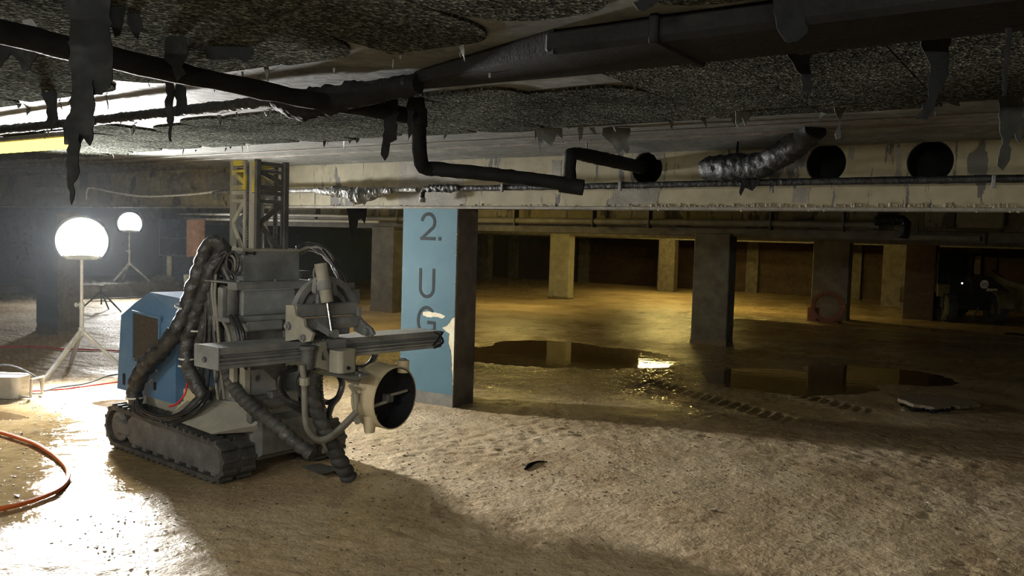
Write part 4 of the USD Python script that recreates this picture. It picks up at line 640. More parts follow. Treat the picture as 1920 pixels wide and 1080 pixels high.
# mast: four posts and lattice plates, yellow paint showing at the top
MU0, MU1, MV0, MV1, MZ0, MZ1 = -0.545, -0.24, 0.325, 0.60, 1.57, 2.185; ZY = 1.985
def strip(p, q, w=0.034): return sg.LineString([p, q]).buffer(w / 2, cap_style='square')
def lattice(a0, a1, z0, z1, kind):
    w, h = a1 - a0, z1 - z0; P = [sg.box(a0, z0, a0 + w * 0.13, z1), sg.box(a1 - w * 0.13, z0, a1, z1)]
    if kind == 'top': P += [sg.box(a0, z1 - 0.028, a1, z1), sg.box(a0, z0, a1, z0 + 0.035), sg.box(a0, z1 - 0.075, a1, z1 - 0.058), strip((a0 + 0.02, z1 - 0.07), (a1 - 0.03, z0 + 0.06))]
    else: P += [sg.box(a0, z1 - 0.03, a1, z1), sg.box(a0, z1 - 0.085, a1, z1 - 0.062), strip((a1 - 0.02, z1 - 0.08), (a0 + 0.03, z0 + h * 0.44)), strip((a0 + 0.03, z0 + h * 0.44), (a1 - 0.03, z0 - 0.02))]
    return shapely.union_all(P).intersection(sg.box(a0, z0, a1, z1))
for k, v in enumerate((MV0 + 0.012, MV1)):
    rp('mast_panel', prism(lattice(MU0 + 0.004, MU0 + 0.19, ZY, MZ1, 'top'), UZ(v), 0.012), 'mast_yellow', label='yellow upper lattice panel')
    rp('mast_panel', prism(lattice(MU0 + 0.004, MU0 + 0.19, MZ0, ZY - 0.004, 'low'), UZ(v), 0.012), 'metal_light')
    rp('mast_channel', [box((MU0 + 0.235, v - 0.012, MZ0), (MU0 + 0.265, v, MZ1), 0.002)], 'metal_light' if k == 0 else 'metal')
    rp('mast_channel', [box((MU0 + 0.265, v - 0.012, ZY - 0.02), (MU1, v, MZ1), 0.002)], 'mast_yellow'); rp('mast_channel', [box((MU0 + 0.265, v - 0.012, MZ0), (MU1, v, ZY - 0.024), 0.002)], 'metal_light')
    rp('rack', [box((MU0 + 0.19, v + (0.006 if k == 0 else -0.03), z), (MU0 + 0.205, v + (0.03 if k == 0 else -0.012), z + 0.010), 0.001) for z in np.arange(MZ0 + 0.02, MZ1 - 0.03, 0.02)] + [box((MU0 + 0.175, v + (0.006 if k == 0 else -0.03), MZ0), (MU0 + 0.19, v + (0.03 if k == 0 else -0.012), MZ1 - 0.02), 0.001)], 'metal_dark', kind='stuff')
for k, u in enumerate((MU0, MU1 - 0.012)):
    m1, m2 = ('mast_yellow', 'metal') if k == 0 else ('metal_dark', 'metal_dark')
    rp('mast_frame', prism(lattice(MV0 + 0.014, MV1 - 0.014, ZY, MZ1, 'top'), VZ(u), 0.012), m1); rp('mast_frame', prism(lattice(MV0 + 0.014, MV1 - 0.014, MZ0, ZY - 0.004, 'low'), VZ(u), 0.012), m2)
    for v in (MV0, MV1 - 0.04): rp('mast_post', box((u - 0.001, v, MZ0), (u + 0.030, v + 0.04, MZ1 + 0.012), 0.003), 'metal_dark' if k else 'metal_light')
rp('mast_core', [box((-0.42, 0.42, MZ0), (-0.36, 0.48, 1.93), 0.005)], 'metal')
rp('mast_cap', [box((MU0 - 0.004, MV0 - 0.004, MZ1 - 0.004), (MU0 + 0.19, MV0 + 0.02, MZ1 + 0.012), 0.004)], 'mast_yellow')
# swing head: side plates, cross bars, tilt cylinder
rp('head_plate', prism(sg.Polygon([S(x, y, 1, 0.20)[[0, 2]] for x, y in [(537, 572), (552, 573), (556, 592), (570, 598), (572, 612), (588, 625), (583, 640), (568, 642), (560, 636), (536, 640)]]), UZ(0.215), 0.02), 'metal_light')
rp('head_plate', prism(sg.Polygon([S(x, y, 1, 0.72)[[0, 2]] for x, y in [(662, 574), (674, 576), (674, 594), (680, 602), (697, 616), (702, 626), (695, 632), (680, 628), (664, 620)]]), UZ(0.735), 0.02), 'metal')
a, b = S(552, 573, 0, 0.40), S(668, 596, 0, 0.40)
rp('cross_bar', box((0.31, 0.205, 1.142), (0.40, 0.73, 1.225), 0.008), 'metal'); rp('cross_tube', cyl((0.40, 0.21, 1.095), (0.40, 0.73, 1.095), 0.042, n=20), 'metal'); rp('lower_bar', box((0.25, 0.21, 1.0), (0.33, 0.72, 1.05), 0.006), 'metal_dark')
for x, y, r in ((543, 611, 0.026), (571, 633, 0.022)): q = S(x, y, 1, 0.20); rp('pivot_pin', [cyl(q + [0, 0.02, 0], q + [0, -0.025, 0], r, n=18), cyl(q + [0, -0.02, 0], q + [0, -0.036, 0], r * 0.6, n=6)], 'metal')
q = S(690, 622, 1, 0.72); rp('pivot_pin', cyl(q + [0, 0.03, 0], q + [0, -0.035, 0], 0.024, n=18), 'metal')
A_, B_ = S(596, 606, 0, 0.43), S(623, 625, 0, 0.48); rp('link', [hull(np.vstack([A_ + RND for RND in np.array([[0, .03, .03], [0, -.03, .03], [0, .03, -.03], [0, -.03, -.03], [.02, .02, .0]])] + [B_ + RND for RND in np.array([[0, .022, .022], [0, -.022, .022], [0, .022, -.022], [0, -.022, -.022], [.02, 0, 0]])])), cyl(B_ + [-0.03, 0, 0], B_ + [0.035, 0, 0], 0.030, n=18)], 'metal')
cz = S(610, 592, 0, 0.30); ringc = sg.Point(cz[1], cz[2])
half = sg.box(cz[1] - 0.4, cz[2], cz[1] + 0.4, cz[2] + 0.4)
rp('swing_disc', prism(ringc.buffer(0.27, 32).difference(ringc.buffer(0.225, 32)).intersection(half), VZ(0.27), 0.05), 'metal'); rp('swing_disc', prism(ringc.buffer(0.19, 32).difference(ringc.buffer(0.155, 32)).intersection(half), VZ(0.27), 0.05), 'metal'); rp('swing_plate', prism(ringc.buffer(0.255, 32).intersection(half), VZ(0.25), 0.02), 'metal_dark')
c1_, c2_, c3_, c4_ = S(601, 494, 0, 0.40), S(607, 530, 0, 0.42), S(614, 567, 0, 0.45), S(622, 620, 0, 0.50)
cy = rp('tilt_cylinder', [cyl(c1_, c2_, 0.042, n=20), cyl(c2_, c3_, 0.041, n=20)], 'metal_light', smooth=40)
rb.part('collar', cyl(c2_ + (c1_ - c2_) * 0.1, c2_ + (c3_ - c2_) * 0.35, 0.050, n=20), K['metal'], parent=cy, local=True)
rb.part('rod', cyl(c3_, c4_, 0.015), K['chrome'], parent=cy, local=True)
rp('cylinder_lug', prism(shapely.union_all([sg.Point(*S(595, 527, 0, 0.37)[[1, 2]]).buffer(0.025), sg.Point(*S(593, 545, 0, 0.37)[[1, 2]]).buffer(0.022)]).convex_hull, VZ(0.35), 0.04), 'metal'); q = S(595, 527, 0, 0.37); rp('pivot_pin', cyl(q, q + [0.045, 0, 0], 0.012, n=12), 'metal_light')
rp('head_bracket', [wbox(596, 540, 604, 572, 0.34, 0.04)], 'metal'); rp('head_bracket', [hull([S(x, y, 0, u) for x, y in [(622, 520), (630, 530), (634, 552), (626, 556)] for u in (0.30, 0.33)])], 'metal')
rp('hose_bracket', [hull([S(x, y, 0, u) for x, y in [(636, 532), (664, 530), (666, 541), (640, 543)] for u in (0.10, 0.13)])], 'metal')
rp('side_box', [hull([S(x, y, 0, u) for x, y in [(628, 545), (674, 542), (675, 566), (672, 570), (632, 562)] for u in (0.0, 0.16)])], 'metal'); rp('valve_rod', cyl(S(634, 550, 0, 0.2), S(652, 540, 0, 0.2), 0.01), 'black_gloss')
# cross rail
zl, zr = 0.93, 0.905
rail_o = sg.box(0.155, -0.065, 0.405, 0.065)
for z0, z1, d in ((0.012, 0.024, 0.018), (-0.022, 0.0, 0.025), (0.038, 0.044, 0.008)): rail_o = rail_o.difference(sg.box(0.405 - d, z0, 0.41, z1))
Va, Vb = -0.345, 1.565
ry = np.array([0, Vb - Va, zr - zl]); ry /= np.linalg.norm(ry)
rail = rp('cross_rail', prism(rail_o, frame((0, Va, zl), [1, 0, 0], np.cross(ry, [1, 0, 0]), ry), Vb - Va), 'metal', label='long grooved cross rail', smooth=False)
rb.part('end_plate', box((0.148, Va - 0.014, zl - 0.07), (0.409, Va, zl + 0.068), 0.003), K['metal'], parent=rail, local=True)
q = S(385, 674, 1, Va - 0.014); rb.part('bolt', cyl(q, q + [0, -0.014, 0], 0.017, n=8), K['metal_dark'], parent=rail, local=True)
rb.part('end_cap', [box((0.16, Vb, zr - 0.064), (0.40, Vb + 0.02, zr + 0.064), 0.004)], K['metal_dark'], parent=rail, local=True)
rb.part('end_strap', [sweep([S(814, 622, 0, 0.41), S(826, 630, 0, 0.415), S(831, 640, 0, 0.415), S(826, 646, 0, 0.415), S(814, 653, 0, 0.412)], 0.008, 8), sweep([S(812, 648, 0, 0.413), S(822, 636, 0, 0.415), S(831, 622, 0, 0.412)], 0.007, 8)], K['black_gloss'], parent=rail, local=True)
# carriage on the rail
ab = sg.Polygon([S(x, y, 0, 0.52)[[1, 2]] for x, y in [(601, 641), (612, 641), (613, 656), (627, 690), (627, 698), (591, 688), (594, 678), (600, 660)]]).difference(sg.Polygon([S(x, y, 0, 0.52)[[1, 2]] for x, y in [(604, 658), (614, 676), (603, 675)]]))
car = rp('carriage', prism(ab, VZ(0.47), 0.05), 'metal_light'); rb.part('carriage_plate', [wbox(602, 639, 650, 652, 0.50, 0.34), wbox(612, 645, 650, 690, 0.46, 0.05)], K['metal'], parent=car, local=True)
for x in (606, 615, 625, 636, 645): q = S(x, 640, 0, 0.49); rb.part('bolt', cyl(q - [0, 0, 0.01], q + [0, 0, 0.014], 0.010, n=6), K['metal'], parent=car, local=True)
mo = rp('drive_motor', [prism(rr(0.13, 0.15, 0.035), frame((*((S(623, 675, 0, 0.60) + S(661, 675, 0, 0.60)) / 2)[:2], S(640, 697, 0, 0.60)[2]), [1, 0, 0], [0, 1, 0], [0, 0, 1]), 0.145)], 'metal_light'); q = S(652, 690, 0, 0.665); rb.part('port', cyl(q, q + [0.012, 0, 0], 0.012, n=10), K['pit'], parent=mo, local=True)
k0 = S(577, 670, 0, 0.50); rp('guide_roller', [cyl(k0 + [0, 0, 0.052], k0 + [0, 0, 0.075], 0.055, n=22), cyl(k0 - [0, 0, 0.075], k0 + [0, 0, 0.055], 0.040, n=20)], 'metal_dark')
rp('tool_plate', hull([S(x, y, 2, z) for z in (0.755, 0.772) for x, y in [(528, 679), (548, 677), (600, 684), (650, 694), (690, 698), (694, 706), (664, 713), (600, 702), (560, 690)]]), 'metal_light')
for x, y in ((597, 690), (660, 698), (668, 702), (675, 706)): q = S(x, y, 2, 0.772); rp('plate_bolt', cyl(q, q + [0, 0, 0.018], 0.011, n=6), 'metal')
rp('tool_arm', hull([S(x, y, 0, u) for x, y in [(640, 704), (690, 702), (694, 726), (676, 724), (650, 716)] for u in (0.52, 0.56)]), 'metal_light')
# splash ring with the water-jet lance inside
dc = (S(700, 747, 0, 0.70) + S(781, 744, 0, 0.70)) / 2; dc[2] = (S(740, 687, 0, 0.70)[2] + S(740, 806, 0, 0.70)[2]) / 2
dax = np.array([math.cos(0.07), math.sin(0.07), -0.03]); dax /= np.linalg.norm(dax); dsd = np.cross([0, 0, 1.0], dax); dsd /= np.linalg.norm(dsd); dup = np.cross(dax, dsd)
R_ = 0.218
dr = rp('splash_ring', lathe_on([(R_ - 0.008, 0), (R_, -0.004), (R_, -0.18), (R_ + 0.006, -0.185), (R_ + 0.006, -0.20), (R_ - 0.02, -0.21), (0.05, -0.215), (0, -0.215), (0, -0.20), (R_ - 0.009, -0.195), (R_ - 0.009, 0)][::-1], dc, dax, 48), 'beige', smooth=40, label='beige round splash ring around the lance')
rb.part('ring_dark_inside', lathe_on([(R_ - 0.010, -0.004), (R_ - 0.010, -0.17), (0, -0.17), (0, -0.178), (R_ - 0.0085, -0.178), (R_ - 0.0085, -0.004)], dc, dax, 48), K['pit'], parent=dr, local=True)  # near-black layer in place of the dark ring inside
def dl(s, z, d): return dc + dsd * s + dup * z + dax * d
rb.part('lance', [cyl(dl(-0.16, -0.045, -0.06), dl(-0.02, -0.03, -0.06), 0.012), cyl(dl(0.0, 0.012, -0.05), dl(0.17, 0.022, -0.05), 0.010)], K['metal_light'], parent=dr, local=True); rb.part('lance_block', box(dl(-0.03, -0.04, -0.1), dl(0.03, 0.02, -0.04), 0.006), K['metal_dark'], parent=dr, local=True)
tp = S(756, 690, 0, 0.64); rb.part('top_nozzle', [cyl(tp - [0, 0, 0.03], tp + [0, 0, 0.055], 0.042, n=20)], K['beige'], parent=dr, local=True); rb.part('nozzle_cap', cyl(tp + [0, 0, 0.05], tp + [0, 0, 0.068], 0.020, n=8), K['metal'], parent=dr, local=True)
bt = S(693, 795, 0, 0.62); rb.part('bottom_spout', [cyl(bt + [0, 0, 0.06], bt - [0, 0, 0.055], 0.050, 0.036, n=20)], K['beige'], parent=dr, local=True)
lk = [S(655, 722, 0, 0.60), S(664, 735, 0, 0.60), S(668, 745, 0, 0.60)]; rp('valve_pipe', sweep(lk, 0.012, 8), 'metal_light'); rp('valve_pipe', sweep([S(668, 745, 0, 0.6), S(667, 765, 0, 0.6), S(666, 790, 0, 0.6)], [0.014, 0.012, 0.017], 10), 'metal_light'); rp('valve_handle', [sweep([S(660, 720, 0, 0.62), S(666, 728, 0, 0.62), S(676, 729, 0, 0.62)], 0.008, 8)], 'metal_light'); rp('coupling', cyl(S(667, 738, 0, 0.6), S(668, 752, 0, 0.6), 0.020, n=8), 'metal_light'); rp('coupling', cyl(S(666, 778, 0, 0.6), S(672, 792, 0, 0.6), 0.024, n=8), 'metal_light')
# hoses
def hz(name, pts, r, m='hose', ax=1, ring=None, wob=0.0, n=10, step=0.02, **kw): return rp(name, sweep([S(x, y, ax, v) for x, y, v in pts], r, n, step=step, ring=ring, wob=wob, seed=len(pts)), m, **kw)
def tie(px, py, v, r, name='cable_tie'): q = S(px, py, 1, v); return q
H1 = [(425, 470, 0.20), (412, 456, 0.15), (398, 453, 0.12), (386, 470, 0.10), (372, 515, 0.08), (356, 560, 0.06), (340, 605, 0.03), (322, 634, 0.0), (296, 662, -0.02), (274, 684, -0.02), (258, 712, -0.02), (252, 735, -0.02), (255, 756, -0.01)]
hz('wrapped_hose', H1, [0.05, 0.05, 0.05, 0.05, 0.055, 0.058, 0.06, 0.062, 0.064, 0.066, 0.062, 0.056, 0.05], ring=(0.10, 0.16, 1), wob=0.3, n=18, label='thick taped hose bundle looping down to the track')
hz('wrapped_hose', [(440, 500, 0.24), (425, 480, 0.2), (405, 490, 0.14), (392, 520, 0.12), (380, 560, 0.11), (364, 600, 0.09), (352, 640, 0.07), (350, 672, 0.06), (360, 705, 0.08), (374, 735, 0.10), (384, 752, 0.12)], [0.04, 0.045, 0.05, 0.052, 0.055, 0.055, 0.056, 0.054, 0.05, 0.045, 0.04], ring=(0.09, 0.16, 1), wob=0.3, n=18)
hz('wrapped_hose', [(420, 475, 0.22), (402, 500, 0.16), (396, 560, 0.15), (384, 610, 0.13), (372, 660, 0.12), (372, 700, 0.13), (384, 745, 0.16)], [0.035, 0.04, 0.042, 0.042, 0.042, 0.04, 0.036], ring=(0.08, 0.16, 1), wob=0.3, n=16)
hz('corrugated_hose', [(424, 520, 0.22), (412, 560, 0.20), (408, 600, 0.20), (410, 650, 0.20), (412, 700, 0.20)], 0.040, ring=(0.032, 0.16), n=14, step=0.006)
for k, (dx, dy) in enumerate(((0, 0), (6, -3), (-5, 4), (10, 5), (3, 9), (-8, 0))):
    hz('hose', [(252 + dx * 0.5, 748, -0.03), (262 + dx, 772 + dy, -0.05), (300 + dx, 786 + dy * 1.3, -0.04), (345 + dx, 776 + dy, 0.0), (372 + dx, 752 + dy * 0.6, 0.06), (388 + dx * 0.6, 735, 0.14)], 0.012 + 0.002 * (k % 3), 'black_gloss' if k % 2 else 'hose', step=0.03)
for k in range(9):
    gg = np.random.default_rng(60 + k); x0, y0 = 400 + gg.uniform(-14, 26), 462 + gg.uniform(-6, 25); x1 = gg.uniform(366, 420)
    hz('hose', [(430 + gg.uniform(-10, 8), 500 + gg.uniform(-20, 30), 0.20), (x0, y0, 0.15), ((x0 + x1) / 2 - 6, 530 + gg.uniform(-20, 20), 0.12), (x1, 610 + gg.uniform(-20, 20), 0.11), (x1 + gg.uniform(-8, 8), 690, 0.13), (x1 + gg.uniform(-12, 18), 748, 0.18)], gg.uniform(0.009, 0.016), ('black_gloss', 'hose', 'hose_light')[k % 3] if k != 5 else 'hose', step=0.03)
for k, (cx, cy_, r) in enumerate(((432, 496, 17), (430, 500, 13), (436, 492, 20))):
    hz('hose_loop', [(cx + r * 0.55 * math.cos(a), cy_ + r * math.sin(a), 0.17 - 0.01 * k) for a in np.linspace(0, 2 * math.pi, 14)], 0.009, 'hose_light' if k == 0 else 'hose', step=0.02)
for x, y, v, r, d in ((346, 575, 0.02, 0.064, (0.5, 0.9)), (365, 618, 0.07, 0.062, (0.2, 1)), (252, 745, -0.05, 0.062, (0, 1)), (352, 672, 0.04, 0.060, (0, 1)), (385, 655, 0.10, 0.05, (0, 1)), (340, 686, -0.01, 0.02, (0, 1))):
    q = S(x, y, 1, v + 0.03); ax_ = np.array([d[0] * 0.5, 0, 1.0]); rp('cable_tie', lathe_on([(r, -0.006), (r + 0.003, -0.006), (r + 0.003, 0.006), (r, 0.006), (r, -0.006)], q, ax_, 20), 'tie')
hz('corrugated_hose', [(424, 690, 0.16), (432, 715, 0.12), (450, 742, 0.08), (476, 766, 0.06), (505, 788, 0.06), (535, 812, 0.08), (560, 834, 0.12), (586, 852, 0.16)], 0.046, 'rubber', ring=(0.065, 0.26, 1), n=18, step=0.007, label='large ribbed hose running down across the front')
def hu(name, pts, r, m='hose', **kw): return hz(name, pts, r, m, ax=0, **kw)
hu('corrugated_hose', [(590, 700, 0.42), (588, 735, 0.42), (592, 765, 0.42), (606, 800, 0.44), (622, 835, 0.46), (640, 870, 0.48), (655, 896, 0.48)], [0.035, 0.038, 0.046, 0.056, 0.060, 0.060, 0.058], 'rubber', ring=(0.075, 0.26, 1), n=18, step=0.007, label='large ribbed hose reaching down to the floor')
hu('water_pipe', [(566, 684, 0.52), (570, 712, 0.53), (571, 745, 0.53), (572, 780, 0.53), (577, 805, 0.53), (592, 822, 0.54), (612, 822, 0.56), (634, 806, 0.58), (655, 785, 0.60), (668, 772, 0.61)], 0.020, 'hose_light', n=12, label='grey water hose curving from the carriage to the ring')
hu('water_pipe', [(575, 800, 0.51), (594, 826, 0.52), (616, 824, 0.54), (640, 806, 0.56), (664, 782, 0.59)], 0.016, 'hose_light', n=10)
rp('hose_fitting', [cyl(S(571, 708, 0, 0.535), S(571, 722, 0, 0.535), 0.032, n=8)], 'metal_light')
for k, (r1, c) in enumerate(((1.0, 'hose'), (0.86, 'black_gloss'), (1.1, 'black_gloss'))):
    hu('hose_loop', [(555, 690, 0.34), (537, 692 + k, 0.34), (526, 705, 0.34), (524, 725, 0.34), (532 + 3 * k, 745 + 2 * k, 0.34), (556, 758 + 3 * k, 0.36), (585, 772 + 3 * k, 0.38)], 0.020 * r1, c, ring=(0.03, 0.12) if k == 0 else None, step=0.01)
    hu('hose_loop', [(572 + 8 * k, 690, 0.30), (560 + 9 * k, 715, 0.30), (566 + 8 * k, 742, 0.30), (584 + 6 * k, 762, 0.32), (600, 790, 0.34)], 0.018 * r1, 'black_gloss' if k else 'hose')
    hu('hose_loop', [(596, 745 + 3 * k, 0.30), (616, 752 + 2.5 * k, 0.30), (632, 742 + 2 * k, 0.30), (638 + k, 720, 0.30), (630 + k, 702, 0.30), (612, 694, 0.30)], 0.010 if k != 1 else 0.014, 'black_gloss')
hu('corrugated_hose', [(600, 696, 0.36), (598, 720, 0.36), (600, 745, 0.37), (604, 768, 0.38)], 0.028, ring=(0.022, 0.16), n=12, step=0.005)
hu('corrugated_hose', [(662, 690, 0.45), (680, 690, 0.42), (694, 682, 0.40), (702, 668, 0.38), (702, 654, 0.38)], 0.024, 'hose', ring=(0.02, 0.14), n=12, step=0.005)
hu('hose', [(640, 704, 0.34), (642, 722, 0.34), (634, 745, 0.34), (622, 760, 0.34), (614, 785, 0.36)], 0.022, 'black_gloss')
for k in range(8):
    gg = np.random.default_rng(90 + k); o = gg.uniform(-1, 1, 4)
    hu('hose', [(556, 468 + 6 * o[0], -0.30), (575 + 4 * o[1], 459 + 4 * abs(o[0]), -0.25), (600, 466 + 7 * o[2], -0.15), (620 + 5 * o[1], 485 + 8 * o[2], -0.05), (635 + 4 * o[3], 510 + 6 * o[0], 0.02), (646 + 4 * o[3], 536, 0.06)], gg.uniform(0.010, 0.02), ('black_gloss', 'hose', 'black_gloss', 'hose_light')[k % 4], step=0.03)
hu('wrapped_hose', [(560, 470, -0.35), (580, 462, -0.3), (605, 470, -0.2), (624, 490, -0.12), (638, 514, -0.06), (650, 536, 0.0)], 0.035, 'hose', ring=(0.08, 0.15, 1), wob=0.3, n=14)
hu('hose', [(592, 530, 0.36), (588, 512, 0.34), (592, 500, 0.34), (600, 498, 0.35)], 0.007, 'hose_light')
for k, (x0, x1) in enumerate(((415, 425), (432, 442), (442, 452))): hz('hose', [(x0, 592, 0.12), (x0 + 6, 606, 0.11), (x1 + 4, 625, 0.10), (x1 + 8, 660, 0.12), (x1 + 8, 700, 0.16)], 0.014, ('hose_light', 'hose', 'black_gloss')[k])
rp('ground_skid', hull([S(x, y, 2, z) for z in (0.02, 0.045) for x, y in [(560, 874), (600, 868), (640, 880), (600, 890)]]), 'metal_dark')
hu('hose', [(604, 826, 0.50), (612, 845, 0.50), (608, 838, 0.49), (606, 850, 0.49)], 0.012, 'hose_light')
hz('cable', [(352, 715, 0.10), (346, 740, 0.06), (330, 758, 0.04), (318, 762, 0.04)], 0.007, 'red', label='thin red cable')
#==== REST
#==== REST
# ---------- rusty ring against the far pillar
rc = onz(1549, 605, 0.0); rc = np.array([rc[0], rc[1] + 0.05, 0.36]); rax = np.array([0.25, -1.0, 0.10]); rax /= np.linalg.norm(rax)
rg = Thing('metal_ring', 'rusty red round metal ring standing at the foot of the wide far pillar', 'ring', base=(rc[0], rc[1], 0))
rg.part('ring_body', lathe_on([(0.29, -0.16), (0.33, -0.16), (0.33, 0.12), (0.36, 0.14), (0.36, 0.17), (0.29, 0.17), (0.29, -0.16)], rc, rax, 40), K['rust'], smooth=40)
rg.part('rim', lathe_on([(0.265, 0.10), (0.292, 0.10), (0.292, 0.125), (0.265, 0.125), (0.265, 0.10)], rc, rax, 40), K['rust'], smooth=40)
rg.part('outlet', box(rc + [-0.42, -0.12, -0.35], rc + [-0.20, 0.12, -0.02], 0.02), K['rust']); rg.part('foot', box(rc + [-0.42, -0.20, -0.36], rc + [0.30, 0.15, -0.32], 0.01), K['rust'])
rg.part('hinge_lug', box(rc + [0.30, -0.10, 0.0], rc + [0.42, 0.02, 0.08], 0.01), K['rust'])
# ---------- parked loader
lo = onz(1832, 607, 0.0); ld = Thing('loader', 'dark compact wheel loader parked at the right edge, round white sticker and pale number plate', 'vehicle', base=(lo[0], lo[1], 0), rz=math.atan2(_r0[1], _r0[0]))
def lp(name, mesh, m, **kw): return ld.part(name, mesh, K[m], local=True, **kw)
lp('chassis', [box((-0.80, 0.15, 0.32), (0.80, 2.4, 0.72), 0.03)], 'loader'); lp('hood', hull([(-0.15, 0.05, 0.70), (0.78, 0.05, 0.70), (-0.15, 0.05, 1.10), (0.70, 0.05, 1.05), (-0.15, 1.6, 1.22), (0.70, 1.6, 1.18), (0.78, 1.6, 0.7), (-0.15, 1.6, 0.7)]), 'loader')
cabx = lp('cab', [box((-0.92, 0.20, 0.70), (-0.10, 1.7, 0.98), 0.02), box((-0.90, 0.25, 1.66), (-0.12, 1.65, 1.75), 0.03)], 'loader')
for x in (-0.90, -0.16):
    for y in (0.24, 1.58): ld.part('cab_post', box((x, y, 0.95), (x + 0.06, y + 0.06, 1.70), 0.01), K['loader'], parent=cabx, local=True)
ld.part('cab_post', box((-0.62, 0.23, 0.95), (-0.59, 0.27, 1.70), 0.005), K['loader'], parent=cabx, local=True)
ld.part('windscreen', box((-0.84, 0.262, 0.98), (-0.16, 0.270, 1.66), 0.002), K['dark_glass'], parent=cabx, local=True); ld.part('side_window', box((-0.885, 0.30, 0.98), (-0.877, 1.58, 1.66), 0.002), K['dark_glass'], parent=cabx, local=True)
lp('door_panel', box((-0.92, 0.16, 0.62), (-0.62, 0.20, 0.92), 0.01), 'loader_olive'); lp('grab_rail', sweep([(-0.96, 0.2, 1.0), (-0.98, 0.16, 1.3), (-0.90, 0.2, 1.62)], 0.012, 8), 'loader')
lp('boom', hull([(0.30, 0.0, 1.10), (0.42, 0.0, 1.10), (0.62, -0.25, 0.80), (0.78, -0.25, 0.80), (0.30, 0.15, 1.16), (0.42, 0.15, 1.16), (0.62, -0.1, 0.86), (0.80, -0.1, 0.92)]), 'loader_olive'); lp('boom_arm', sweep([(0.36, 0.2, 1.25), (0.55, -0.1, 1.05), (1.0, -0.3, 0.85), (1.25, -0.35, 0.55)], [0.09, 0.09, 0.08, 0.08], 8), 'loader_olive')
lp('front_mount', hull([(0.86, -0.3, 0.35), (1.15, -0.3, 0.35), (0.86, -0.3, 1.0), (1.15, -0.3, 0.9), (0.86, -0.1, 0.35), (1.15, -0.1, 0.35), (0.86, -0.1, 1.0), (1.15, -0.1, 0.9)]), 'loader_olive')
def wheel(x, y, r=0.36):
    t = lp('wheel', lathe_on([(0.17, -0.13), (r - 0.04, -0.14), (r, -0.10), (r, 0.10), (r - 0.04, 0.14), (0.17, 0.13), (0.17, -0.13)], (x, y, r), (1, 0, 0), 28), 'rubber')
    ld.part('hub', lathe_on([(0, -0.09), (0.08, -0.10), (0.17, -0.06), (0.175, 0.06), (0, 0.06)], (x, y, r), (1, 0, 0), 20), K['loader_olive'], parent=t, local=True)
    for k in range(14):
        a = k * 2 * math.pi / 14; c = np.array([x, y + (r + 0.008) * math.cos(a), r + (r + 0.008) * math.sin(a)]); ta = np.array([0, -math.sin(a), math.cos(a)]); nr = np.array([0, math.cos(a), math.sin(a)])
        ld.part('tread_lug', hull([c + np.array([s * 0.12, 0, 0]) + ta * (q + s * 0.03) + nr * d for s in (-1, 1) for q in (-0.022, 0.022) for d in (-0.02, 0.014)]), K['rubber'], parent=t, local=True)
for x, y in ((-0.62, 0.30), (0.50, 0.12), (-0.62, 2.1), (0.62, 2.1)): wheel(x, y)
lp('fender', [prism(sg.Point(0, 0).buffer(0.46, 16).difference(sg.Point(0, 0).buffer(0.42, 16)).intersection(sg.box(-1, 0.05, 1, 1)), frame((0.34, 0.12, 0.36), [0, 1, 0], [0, 0, 1], [1, 0, 0]), 0.34)], 'loader_olive')
lp('bumper_bar', [cyl((-0.48, 0.08, 0.42), (0.06, 0.08, 0.38), 0.014)], 'chrome'); lp('tow_bracket', sweep([(0.06, 0.08, 0.42), (0.0, 0.05, 0.30), (-0.08, 0.04, 0.16), (-0.12, 0.04, 0.14)], 0.018, 8), 'metal_dark'); lp('hose', sweep([(-0.3, 0.1, 0.6), (0.0, 0.02, 0.52), (0.2, 0.05, 0.62)], 0.02, 8), 'black_gloss')
st = lp('sticker', put(lathe([(0, 0), (0.105, 0), (0.105, 0.004), (0, 0.004)], 28), frame((0.14, 0.045, 0.955), [1, 0, 0], [0, 0, 1], [0, -1, 0])), 'sign_white', label='round white sticker reading 20')
ld.part('numeral', put(meshkit.text_mesh('20', 0.085, 0.003), frame((0.075, 0.042, 0.915), [1, 0, 0], [0, 0, 1], [0, -1, 0])), K['letter'], parent=st, local=True)
lp('number_plate', box((0.20, 0.035, 0.79), (0.46, 0.045, 0.86), 0.002), 'plate_yellow')
for x, y, z, r in ((-0.34, 0.15, 0.96, 0.024), (-0.66, 0.14, 0.66, 0.016), (0.92, -0.31, 1.05, 0.026), (0.47, -0.02, 0.42, 0.022)):
    h = lp('lamp_housing', cyl((x, y + 0.05, z), (x, y, z), r * 1.8, n=14), 'loader'); ld.part('lens', cyl((x, y + 0.001, z), (x, y - 0.006, z), r, n=14), K['lens_dot'], parent=h, local=True)
lp('roof_badge', [box((0.14, 0.5, 1.58), (0.22, 0.51, 1.62), 0.002)], 'sign_white'); lp('roof_bracket', box((0.12, 0.51, 1.56), (0.24, 0.54, 1.64), 0.005), 'loader')
for q in (((0.10, 0.55, 1.1), (0.16, 0.62, 1.7)), ((0.70, 0.55, 1.1), (0.76, 0.62, 1.7)), ((0.10, 0.55, 1.64), (0.76, 0.62, 1.70))): lp('rear_frame', box(*q, 0.01), 'loader')
